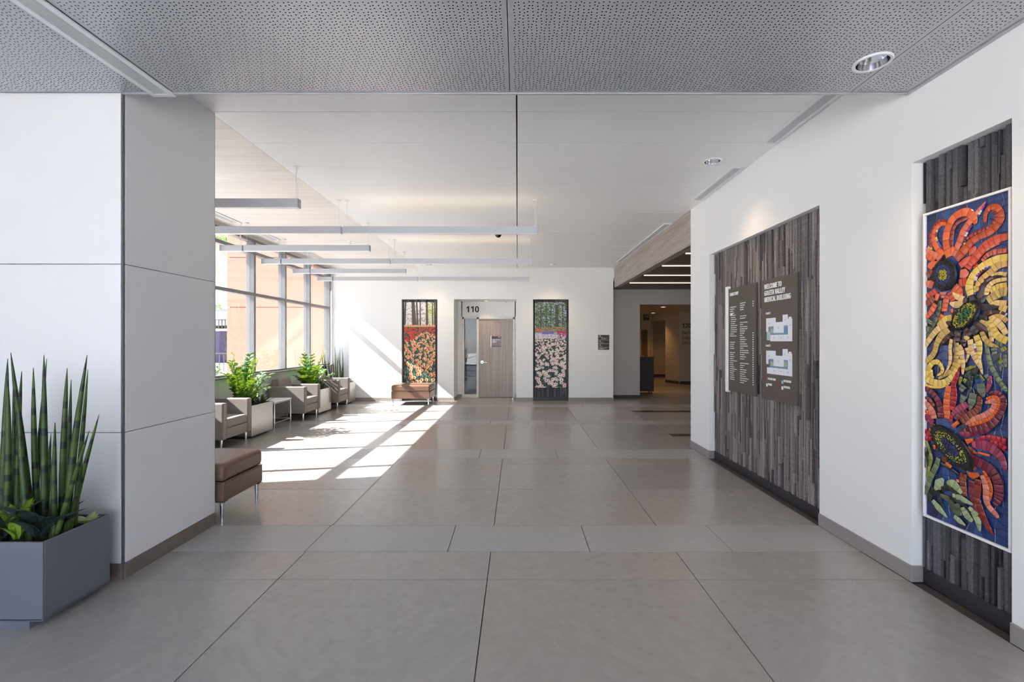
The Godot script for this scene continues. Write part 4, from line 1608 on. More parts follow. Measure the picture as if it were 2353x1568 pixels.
func make_plants() -> void:
	var leaf := leaf_mesh()
	var steel := "steel planters under the window"
	planter("planter", "stainless steel planter beside the nearest armchair", -4.86, -4.23, 7.48, 8.13, 0.53, mats["steel"], steel)
	planter("planter", "stainless steel planter between the middle and far armchairs", -4.86, -4.2, 9.93, 10.6, 0.53, mats["steel"], steel)
	planter("planter", "stainless steel planter in the corner by the back wall", -4.86, -4.19, 11.55, 12.15, 0.53, mats["steel"], steel)
	planter("planter", "large grey painted planter in the left foreground", -3.86, -2.56, 2.533, 2.955, 0.469, mats["planter_paint"], "")
	fern_plant("leafy green plant in the steel planter next to the side table", V(-4.54, 0.48, 7.8), 26, 0.45, 0.88, Vector2(0.42, 0.42), leaf)
	fern_plant("leafy green plant in the steel planter between two armchairs", V(-4.54, 0.48, 10.27), 26, 0.45, 0.92, Vector2(0.42, 0.42), leaf)
	# dark tufts at the planter fronts
	var dk := leafy_mat("dark_blade", c8(44, 52, 46), 0.4)
	rosette("dark bladed plant in front of the leafy plant by the side table", "cordyline_plant", V(-4.36, 0.46, 8.0), 11, 0.30, 0.05, 0.75, dk, "dark bladed plants in the steel planters")
	rosette("dark bladed plant in the middle steel planter", "cordyline_plant", V(-4.36, 0.46, 10.33), 11, 0.28, 0.05, 0.75, dk, "dark bladed plants in the steel planters")
	rosette("dark bladed plant in the corner steel planter", "cordyline_plant", V(-4.34, 0.46, 11.95), 10, 0.30, 0.05, 0.8, dk, "dark bladed plants in the steel planters")
	# snake plant in the corner
	var t := thing("snake_plant", "slender upright snake plant in the corner steel planter", "plant", V(-4.55, 0.45, 11.8))
	for k in 15:
		var b := Vector3(rng.randf_range(-0.2, 0.18), 0, rng.randf_range(-0.15, 0.15))
		var h := rng.randf_range(0.55, 1.0)
		spike_leaf(t, b, b * Vector3(1.3, 0, 1.2) + Vector3(rng.randf_range(-0.08, 0.06), h, rng.randf_range(-0.05, 0.05)), 0.014, rng.randf_range(-0.02, 0.02))
	# snake plant in the foreground planter: base and tip of each leaf (x, height, depth offset), metres
	var f := thing("snake_plant", "tall banded snake plant in the foreground planter", "plant", V(-2.95, 0.42, 2.75))
	for q in SPIKES:
		spike_leaf(f, Vector3(q[0], 0, q[4]), Vector3(q[1], q[2], q[5]), q[3], rng.randf_range(-0.012, 0.012))
	var ga := leafy_mat("agave_dark", c8(48, 62, 58), 0.4)
	ga.backlight = Color(0.05, 0.08, 0.04)
	var gb := leafy_mat("agave_lime", c8(128, 158, 54), 0.4)
	var gc := leafy_mat("echeveria", c8(168, 184, 130), 0.5)
	var grp := "succulents in the foreground planter"
	rosette("dark agave at the right end of the foreground planter", "agave_plant", V(-2.68, 0.46, 2.64), 15, 0.21, 0.08, 1.0, ga, grp)
	rosette("dark agave in the middle of the foreground planter", "agave_plant", V(-2.88, 0.46, 2.62), 15, 0.22, 0.085, 1.0, ga, grp)
	rosette("dark agave at the left edge of the picture in the planter", "agave_plant", V(-3.12, 0.43, 2.62), 13, 0.22, 0.08, 0.7, ga, grp)
	rosette("lime green bromeliad in the foreground planter", "bromeliad_plant", V(-2.77, 0.46, 2.60), 7, 0.12, 0.05, 1.9, gb, grp)
	rosette("pale green echeveria at the planter corner", "echeveria_plant", V(-2.62, 0.45, 2.86), 16, 0.07, 0.05, 0.6, gc, grp)
	rosette("pale green echeveria at the left front of the planter", "echeveria_plant", V(-2.96, 0.45, 2.57), 16, 0.08, 0.05, 0.5, gc, grp)

# ---------------------------------------------------------------- mosaic
func mosaic_color(key: String) -> Color:
	return {"or": c8(226, 98, 44), "od": c8(192, 76, 26), "ro": c8(204, 70, 38), "sa": c8(220, 110, 84), "sr": c8(198, 88, 74), "dr": c8(140, 42, 30), "rb": c8(136, 58, 34), "ye": c8(234, 198, 92), "ta": c8(222, 172, 92), "pt": c8(232, 192, 122), "ot": c8(198, 162, 84), "br": c8(66, 32, 26), "bk": c8(46, 40, 42), "bu": c8(112, 24, 44), "pk": c8(222, 128, 106), "oo": c8(224, 96, 20), "cr": c8(172, 24, 42), "mg": c8(160, 56, 86), "dg": c8(78, 86, 54), "dk": c8(36, 40, 28), "ol": c8(136, 138, 50), "gg": c8(100, 112, 92), "st": c8(106, 122, 84), "lt": c8(162, 178, 132), "og": c8(86, 92, 66)}.get(key, Color.WHITE)

func glaze(key: String, k: int) -> Material:
	var c := mosaic_color(key)
	if key == "bd":
		c = [c8(150, 40, 150), c8(214, 214, 220), c8(96, 60, 56), c8(214, 190, 90), c8(70, 80, 170), c8(120, 50, 60)][k % 6]
	elif k % 3 == 1:
		c = c.lightened(0.06)
	elif k % 3 == 2:
		c = c.darkened(0.08)
	return mat("glaze_%s_%d" % [key, k % (6 if key == "bd" else 3)], c, 0.14)

func curve_at(P: Array, s: float) -> Vector3:
	# Catmull-Rom through the points; z carries the width
	var n := P.size()
	var f := clampf(s, 0.0, 1.0) * (n - 1)
	var i := mini(int(f), n - 2)
	var t := f - i
	var a: Vector3 = P[maxi(i - 1, 0)]
	var b: Vector3 = P[i]
	var c: Vector3 = P[i + 1]
	var d: Vector3 = P[mini(i + 2, n - 1)]
	var q := 0.5 * (2.0 * b + (c - a) * t + (2.0 * a - 5.0 * b + 4.0 * c - d) * t * t + (3.0 * b - a - 3.0 * c + d) * t * t * t)
	q.z = lerpf(b.z, c.z, t)
	return q

# panel coordinates (u along the wall, v up, h out of the face) to the panel's own axes
func on_panel(u: float, v: float, h: float) -> Vector3:
	return Vector3(-h, v, u)

const PANEL_W := 0.533
func make_mosaic() -> void:
	var y0 := 0.446
	var hgt := 1.915
	var t := thing("mosaic_panel", "framed ceramic mosaic of orange, yellow and red flowers on blue", "mosaic", V(2.585, y0, 2.985))
	var st := ST()
	cbox(st, Vector3(0.02, hgt * 0.5, PANEL_W * 0.5), Vector3(0.03, hgt - 0.01, PANEL_W - 0.01))
	obj("backing", st, mat("mosaic_grout", c8(58, 50, 52), 0.9), t)
	st = ST()
	var fw := 0.014
	cbox(st, Vector3(0.012, hgt - fw * 0.5, PANEL_W * 0.5), Vector3(0.048, fw, PANEL_W), 0.002)
	cbox(st, Vector3(0.012, fw * 0.5, PANEL_W * 0.5), Vector3(0.048, fw, PANEL_W), 0.002)
	cbox(st, Vector3(0.012, hgt * 0.5, fw * 0.5), Vector3(0.048, hgt - 2 * fw, fw), 0.002)
	cbox(st, Vector3(0.012, hgt * 0.5, PANEL_W - fw * 0.5), Vector3(0.048, hgt - 2 * fw, fw), 0.002)
	obj("frame", st, mats["print_white"], t)
	var lo := fw + 0.001
	var hiu := PANEL_W - fw - 0.001
	var names := {"a": "orange_flower", "b": "yellow_flower", "r": "red_flower", "g": "leaves"}
	var parts := {}
	for k in ["g", "a", "b", "r"]:
		var n := Node3D.new()
		put(names[k], n, t)
		parts[k] = n
	var petals := []
	var idx := 0
	for e in MOSAIC:
		var P := []
		var raw: Array = e[3]
		for k in raw.size() / 3:
			P.append(Vector3(raw[3 * k] / 1000.0, raw[3 * k + 1] / 1000.0 - y0, raw[3 * k + 2] * 1.14 / 1000.0))
		petals.append(P)
		var n: int = e[2]
		var base := 0.0012 + 0.00005 * idx
		idx += 1
		var total := 0.0
		for k in P.size() - 1:
			total += Vector2(P[k].x - P[k + 1].x, P[k].y - P[k + 1].y).length()
		var g := minf(0.0016 / maxf(total, 0.01), 0.12 / n)
		for k in n:
			var s0 := float(k) / n + g * 0.5
			var s1 := float(k + 1) / n - g * 0.5
			st = ST()
			tessera(st, P, s0, s1, base, 0.004, lo, hiu)
			obj("tile", st, glaze(e[1], idx * 5 + k * (1 if e[1] != "bd" else 5) + (k / 2)), parts[e[0]])
	flower_eye(parts["a"], Vector2(0.150, 1.955 - y0), 0.098, 0.076, -0.25, c8(70, 76, 150), 0.62, c8(196, 186, 50), 0.36)
	flower_eye(parts["b"], Vector2(0.286, 1.702 - y0), 0.108, 0.058, 0.78, c8(190, 180, 50), 0.80, c8(84, 140, 84), 0.50)
	flower_eye(parts["r"], Vector2(0.197, 0.927 - y0), 0.165, 0.078, -0.94, c8(186, 190, 60), 0.72, c8(62, 60, 140), 0.42)
	# blue ground: irregular shards between the petals
	var blue := Node3D.new()
	put("blue_ground", blue, t)
	var nu := 13
	var nv := 46
	var grid := []
	for i in nu + 1:
		var col := []
		for j in nv + 1:
			var jx := rng.randf_range(-0.3, 0.3) if i > 0 and i < nu else 0.0
			var jy := rng.randf_range(-0.3, 0.3) if j > 0 and j < nv else 0.0
			col.append(Vector2(lerpf(lo, hiu, (i + jx) / nu), lerpf(fw + 0.001, hgt - fw - 0.001, (j + jy) / nv)))
		grid.append(col)
	var count := 0
	var rest := ST()
	for i in nu:
		for j in nv:
			var q := [grid[i][j], grid[i + 1][j], grid[i + 1][j + 1], grid[i][j + 1]]
			var mid: Vector2 = (q[0] + q[1] + q[2] + q[3]) * 0.25
			var seen := false
			for p in [mid, q[0], q[1], q[2], q[3]]:
				if not covered(petals, p):
					seen = true
					break
			if not seen:
				continue
			var s := rest if count >= 300 else ST()
			shard(s, q, mid)
			if count < 300:
				obj("shard", s, blue_glaze(i * 3 + j * 5), blue)
			count += 1
	if count > 300:
		var o := obj("shards", rest, blue_glaze(1), blue)
		o.set_meta("kind", "stuff")

func blue_glaze(k: int) -> Material:
	return mat("blue_glaze_%d" % (k % 5), [c8(24, 44, 92), c8(30, 56, 112), c8(36, 66, 128), c8(28, 40, 80), c8(44, 80, 140)][k % 5], 0.16)

func covered(petals: Array, p: Vector2) -> bool:
	for P in petals:
		for k in P.size() - 1:
			var a := Vector2(P[k].x, P[k].y)
			var b := Vector2(P[k + 1].x, P[k + 1].y)
			var l := (b - a).length_squared()
			var s := clampf((p - a).dot(b - a) / maxf(l, 1e-9), 0.0, 1.0)
			if (a.lerp(b, s) - p).length() < lerpf(P[k].z, P[k + 1].z, s) * 0.46:
				return true
	return false

func shard(st: SurfaceTool, q: Array, mid: Vector2) -> void:
	var top := []
	var bot := []
	for p in q:
		var d: Vector2 = (p - mid)
		var o: Vector2 = mid + d * (1.0 - 0.0009 / maxf(d.length(), 0.004))
		var i: Vector2 = mid + d * (1.0 - 0.0022 / maxf(d.length(), 0.004))
		bot.append(on_panel(o.x, o.y, -0.006))
		top.append(on_panel(i.x, i.y, -0.0005))
	var n := Vector3(-1, 0, 0)
	quad(st, top[0], top[1], top[2], top[3], n)
	for k in 4:
		var l := (k + 1) % 4
		var side: Vector3 = ((top[k] + top[l]) * 0.5 - on_panel(mid.x, mid.y, 0)).normalized()
		quad(st, top[k], top[l], bot[l], bot[k], (n + side).normalized())

func tessera(st: SurfaceTool, P: Array, s0: float, s1: float, base: float, th: float, lo: float, hiu: float) -> void:
	var rows := []
	var ns := 4
	for k in ns + 1:
		var s := lerpf(s0, s1, k / float(ns))
		var c := curve_at(P, s)
		var e := curve_at(P, s + 0.01) - curve_at(P, s - 0.01)
		var tg := Vector2(e.x, e.y).normalized()
		var sd := Vector2(-tg.y, tg.x)
		var w := maxf(c.z - 0.0012, 0.0012) * 0.5
		var endf := 0.0 if (k == 0 or k == ns) else 1.0
		var row := []
		for q in [[-1.0, 0.0], [-0.86, 0.62], [0.0, 1.0], [0.86, 0.62], [1.0, 0.0]]:
			var pp: Vector2 = Vector2(c.x, c.y) + sd * w * q[0]
			pp.x = clampf(pp.x, lo, hiu)
			row.append(on_panel(pp.x, pp.y, base + th * q[1] * (0.55 + 0.45 * endf)))
		rows.append(row)
	for k in ns:
		for j in 4:
			var a: Vector3 = rows[k][j]
			var b: Vector3 = rows[k][j + 1]
			var c: Vector3 = rows[k + 1][j + 1]
			var d: Vector3 = rows[k + 1][j]
			var n := (c - a).cross(d - b)
			if n.length() < 1e-12:
				continue
			n = n.normalized()
			if n.x > 0.0:
				n = -n
			quad(st, a, b, c, d, n)
	for e in [0, ns]:
		var inward: Vector3 = rows[2][2] - rows[e][2]
		inward.x = 0.0
		var n := -inward.normalized()
		for j in [1, 2]:
			var a: Vector3 = rows[e][j]
			var b: Vector3 = rows[e][j + 1]
			quad(st, a, b, Vector3(-base + 0.002, b.y, b.z), Vector3(-base + 0.002, a.y, a.z), n)

func flower_eye(parent: Node, at: Vector2, ra: float, rb: float, turn: float, ring: Color, ring_at: float, core: Color, core_at: float) -> void:
	# domed black bead field with coloured bead rings; turn = angle of the long axis from upright, towards +u when positive
	var st := ST()
	var ax := Vector2(sin(turn), cos(turn))
	var bx := Vector2(ax.y, -ax.x)
	var pt := func(r: float, g: float, h: float) -> Vector3:
		var p := at + ax * cos(g) * ra * r + bx * sin(g) * rb * r
		return on_panel(clampf(p.x, 0.016, PANEL_W - 0.016), p.y, h)
	var prof := [[1.0, 0.006], [0.96, 0.016], [0.8, 0.021], [0.5, 0.019], [0.0, 0.018]]
	for k in prof.size() - 1:
		for s in 32:
			var g0 := TAU * s / 32.0
			var g1 := TAU * (s + 1) / 32.0
			var n := Vector3(-1, 0, 0)
			if k == 0:
				n = (pt.call(1.0, (g0 + g1) * 0.5, 0.0) - on_panel(at.x, at.y, 0.0)).normalized() + Vector3(-0.6, 0, 0)
				n = n.normalized()
			quad(st, pt.call(prof[k][0], g0, prof[k][1]), pt.call(prof[k][0], g1, prof[k][1]), pt.call(prof[k + 1][0], g1, prof[k + 1][1]), pt.call(prof[k + 1][0], g0, prof[k + 1][1]), n)
	obj("flower_eye", st, mat("black_glaze", c8(22, 19, 21), 0.5), parent)
	for z in [[0.66 if ring_at < 0.7 else 0.86, 0.98, c8(24, 22, 28), 150, "rim"], [core_at, ring_at, ring, 190, "ring"], [0.0, core_at, core, 130, "core"]]:
		st = ST()
		for k in z[3]:
			var r: float = sqrt(rng.randf_range(z[0] * z[0], z[1] * z[1]))
			var c: Vector3 = pt.call(r, rng.randf() * TAU, 0.021)
			var s := rng.randf_range(0.0022, 0.0040)
			bead(st, c, s)
		var o := obj("beads_" + z[4], st, mat("bead_%s_%s" % [parent.name, z[4]], z[2], 0.3), parent)
		o.set_meta("kind", "stuff")

func bead(st: SurfaceTool, c: Vector3, s: float) -> void:
	var v := [c + Vector3(-s * 1.2, 0, 0), c + Vector3(0, s, 0), c + Vector3(0, 0, s), c + Vector3(0, -s, 0), c + Vector3(0, 0, -s)]
	for k in 4:
		var a: Vector3 = v[1 + k]
		var b: Vector3 = v[1 + (k + 1) % 4]
		tri_n(st, v[0], a, b, Vector3(-1, 0, 0), (a - c).normalized(), (b - c).normalized())
		tri(st, a, b, (a + b) * 0.5 + Vector3(s, 0, 0), ((a + b) * 0.5 - c).normalized())

# ---------------------------------------------------------------- outdoors
func make_outdoors() -> void:
	var st := ST()
	box(st, -90, -5.06, -0.3, -0.1, -40, 90)
	box(st, -5.06, 40, -0.3, -0.17, -40, -4.75)
	var gr := obj("ground", st, mats["pale_concrete"])
	gr.set_meta("kind", "structure")
	gr.set_meta("label", "pale concrete forecourt outside the window")
	# stucco wing standing at right angles to the window
	var wg := thing("building_wing", "orange stucco wing of the building outside the window", "building", V(-6.6, -0.1, 13.4))
	for q in [[0.0, 2.61], [2.63, 4.01], [4.03, 7.5]]:
		st = ST()
		box(st, -1.56, 1.54, q[0], q[1], -0.2, 0.3, 0.004)
		obj("stucco_panel", st, mats["orange_stucco"], wg)
	st = ST()
	box(st, -1.5, 1.5, 0.0, 7.4, -0.17, 0.25)
	obj("joint_core", st, mat("joint_red", c8(150, 80, 62), 0.9), wg)
	# distant two storey building with balcony rail
	var bl := thing("building", "distant pale building with a purple storefront and balcony rail", "building", V(-24.5, -0.1, 36.0))
	st = ST()
	box(st, -9, 7, 2.9, 4.0, 0, 8)
	obj("upper_wall", st, mat("pale_wall", c8(216, 210, 206), 0.9), bl)
	st = ST()
	box(st, -9.3, 7.3, 4.0, 4.15, -0.5, 8.3)
	obj("roof", st, mats["frame_metal"], bl)
	st = ST()
	box(st, -9, 7, 0.0, 2.55, 1.2, 8)
	obj("storefront", st, mat("purple_wall", c8(70, 62, 92), 0.8), bl)
	for k in 5:
		st = ST()
		box(st, -7.6 + k * 3.0, -6.4 + k * 3.0, 0.2, 2.2, 1.12, 1.22)
		obj("window_pane", st, mat("dark_glass", c8(50, 54, 66), 0.1), bl)
	st = ST()
	box(st, -9, 7, 2.5, 2.62, -0.3, 1.3)
	obj("balcony_slab", st, mats["pale_wall"], bl)
	for k in 64:
		st = ST()
		box(st, -9.0 + k * 0.25, -8.95 + k * 0.25, 2.62, 3.3, -0.28, -0.23)
		obj("baluster", st, mat("rail_dark", c8(80, 78, 82), 0.6), bl)
	st = ST()
	box(st, -9, 7, 3.3, 3.36, -0.3, -0.2)
	obj("handrail", st, mats["rail_dark"], bl)
	# low fence in front of it
	var fe := thing("fence", "low metal railing in front of the distant building", "fence", V(-17.5, -0.1, 26.0))
	for k in 40:
		st = ST()
		box(st, -5.0 + k * 0.25, -4.97 + k * 0.25, 0.0, 1.0, -0.02, 0.02)
		obj("baluster", st, mats["rail_dark"], fe)
	st = ST()
	box(st, -5, 5, 0.98, 1.04, -0.03, 0.03)
	obj("handrail", st, mats["rail_dark"], fe)
	# trees and shrubs far off
	var ms := [leafy_mat("tree_leaf", c8(112, 136, 84), 0.7), leafy_mat("tree_leaf_pale", c8(150, 166, 116), 0.7)]
	tree("round tree behind the distant building", V(-34, -0.1, 50), 6.2, 3.0, ms[0])
	tree("low spreading tree beside the distant building", V(-25.5, -0.1, 48), 5.0, 2.4, ms[1])
	tree("small grey green tree on the forecourt near the window", V(-10.2, -0.1, 14.6), 1.25, 0.5, ms[1])
	tree("small sapling on the forecourt beside the stucco wing", V(-9.35, -0.1, 14.2), 1.1, 0.35, ms[0])
	# palm
	var pl := thing("palm_tree", "palm tree with drooping fronds outside the window", "tree", V(-13.3, -0.1, 19.8))
	st = ST()
	tube(st, [Vector3.ZERO, Vector3(0.05, 3.0, 0), Vector3(0, 6.0, 0)], [0.22, 0.18, 0.16], 10)
	obj("trunk", st, mat("palm_bark", c8(140, 122, 102), 0.9), pl)
	var pm := leafy_mat("palm_leaf", c8(122, 138, 92), 0.6)
	for k in 22:
		var g := TAU * k / 22.0 + rng.randf() * 0.2
		var dir := Vector3(cos(g), 0, sin(g))
		var drop := rng.randf_range(0.5, 2.0)
		var pts := []
		for j in 9:
			var s := j / 8.0
			pts.append(Vector3(0, 6.0, 0) + dir * 1.9 * s + Vector3(0, 0.7 * s - drop * s * s, 0))
		st = ST()
		tube(st, pts, [0.02, 0.02, 0.018, 0.016, 0.014, 0.012, 0.01, 0.008, 0.005], 4)
		for j in range(1, 9):
			for i in 3:
				var c: Vector3 = pts[j - 1].lerp(pts[j], i / 3.0)
				var tg: Vector3 = (pts[j] - pts[j - 1]).normalized()
				var sd := tg.cross(Vector3.UP).normalized()
				for q in [-1.0, 1.0]:
					var e: Vector3 = c + sd * q * 0.32 + tg * 0.22 + Vector3(0, -0.22, 0)
					blade(st, [c, c.lerp(e, 0.5), e], [0.05, 0.05, 0.0], tg, 0.1)
		obj("frond", st, pm, pl)
	# hills
	st = ST()
	var prev := Vector3.ZERO
	for k in 41:
		var x := lerpf(-160.0, 20.0, k / 40.0)
		var h := 8.0 + 4.0 * sin(k * 0.6) + 2.0 * sin(k * 1.7 + 1.0)
		var p := V(x, h, 150.0 + 6.0 * sin(k * 0.9))
		if k > 0:
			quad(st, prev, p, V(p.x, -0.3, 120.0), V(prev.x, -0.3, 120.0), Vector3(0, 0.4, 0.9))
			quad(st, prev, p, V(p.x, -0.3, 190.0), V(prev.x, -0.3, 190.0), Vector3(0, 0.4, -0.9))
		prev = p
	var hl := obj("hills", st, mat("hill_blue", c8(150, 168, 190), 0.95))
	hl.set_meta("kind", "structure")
	hl.set_meta("label", "hazy blue hills on the horizon")

func tree(label: String, at: Vector3, h: float, r: float, m: Material) -> void:
	var t := thing("tree", label, "tree", at, 0.0, "trees outside the window")
	var st := ST()
	tube(st, [Vector3.ZERO, Vector3(0.02, h * 0.35, 0), Vector3(-0.02, h * 0.7, 0)], [h * 0.035, h * 0.028, h * 0.012], 8)
	for k in 4:
		var g := TAU * k / 4.0
		tube(st, [Vector3(0, h * 0.35, 0), Vector3(cos(g) * r * 0.5, h * 0.62, sin(g) * r * 0.5)], [h * 0.016, h * 0.006], 6)
	obj("trunk", st, mat("tree_bark", c8(120, 106, 92), 0.9), t)
	st = ST()
	for k in 700:
		var d := Vector3(rng.randfn(), rng.randfn(), rng.randfn()).normalized() * pow(rng.randf(), 0.45)
		var c := Vector3(0, h * 0.66, 0) + Vector3(d.x * r, d.y * h * 0.34, d.z * r)
		var a := Vector3(rng.randfn(), rng.randfn(), rng.randfn()).normalized()
		var b := a.cross(Vector3(0.3, 0.8, 0.5)).normalized()
		var s := r * rng.randf_range(0.07, 0.13)
		tri(st, c - a * s, c + b * s * 0.7, c + a * s, a.cross(b))
		tri(st, c - a * s, c + a * s, c - b * s * 0.7, a.cross(b))
	var o := obj("crown", st, m, t)
	o.set_meta("kind", "stuff")

# ---------------------------------------------------------------- build
func _ready() -> void:
	rng.seed = 20240611
	make_view()
	make_materials()
	make_floor()
	make_walls()
	make_ceilings()
	make_corridor()
	make_window()
	make_door()
	make_signs()
	make_pictures()
	make_pendants()
	make_ceiling_fittings()
	make_furniture()
	make_plants()
	make_mosaic()
	make_outdoors()

# leaves of the foreground snake plant: base x, tip x, length, radius, base z, tip z (metres)
const SPIKES = [
	[-0.036,0.000,1.033,0.020,0.030,0.030], [0.052,0.063,0.952,0.018,0.090,0.090], [0.169,0.039,1.069,0.019,0.050,0.050], [-0.005,0.018,0.956,0.017,-0.030,-0.030], [0.160,0.128,0.979,0.017,0.010,0.010], [0.236,0.230,1.056,0.019,0.050,0.050], [0.070,0.146,1.030,0.013,-0.050,-0.050], [0.330,0.333,0.674,0.015,0.090,0.090], [0.294,0.325,0.978,0.019,0.010,0.010], [0.270,0.291,0.905,0.014,-0.050,-0.050], [0.330,0.460,1.055,0.020,0.030,0.030], [0.307,0.391,0.966,0.014,-0.050,-0.050], [0.330,0.511,0.706,0.014,0.010,0.010], [0.330,0.526,0.626,0.014,0.090,0.090], [0.330,0.428,0.431,0.011,0.030,0.030], [0.143,0.151,0.580,0.013,-0.070,-0.070], [0.290,0.296,0.464,0.013,0.070,0.070], [-0.063,-0.054,0.874,0.016,-0.050,-0.050], [0.192,0.126,0.749,0.018,0.090,0.090], [0.106,0.111,0.364,0.010,0.050,0.050], [-0.228,-0.249,0.832,0.017,0.011,-0.015], [-0.060,-0.098,0.629,0.020,0.081,0.079], [-0.677,-0.655,0.583,0.017,-0.006,0.016], [-0.442,-0.415,0.535,0.018,0.058,0.063], [-0.276,-0.217,0.760,0.018,-0.113,-0.090], [-0.586,-0.602,0.940,0.016,0.101,0.127], [-0.709,-0.767,0.619,0.020,-0.097,-0.100], [-0.520,-0.519,0.712,0.015,-0.048,-0.043], [-0.488,-0.459,1.011,0.019,0.097,0.126], [-0.553,-0.496,1.031,0.019,-0.081,-0.077], [-0.585,-0.532,0.815,0.015,-0.069,-0.096], [-0.690,-0.756,0.940,0.016,0.118,0.097], [-0.270,-0.211,0.524,0.017,0.065,0.037], [-0.589,-0.528,1.039,0.017,-0.041,-0.011]
]

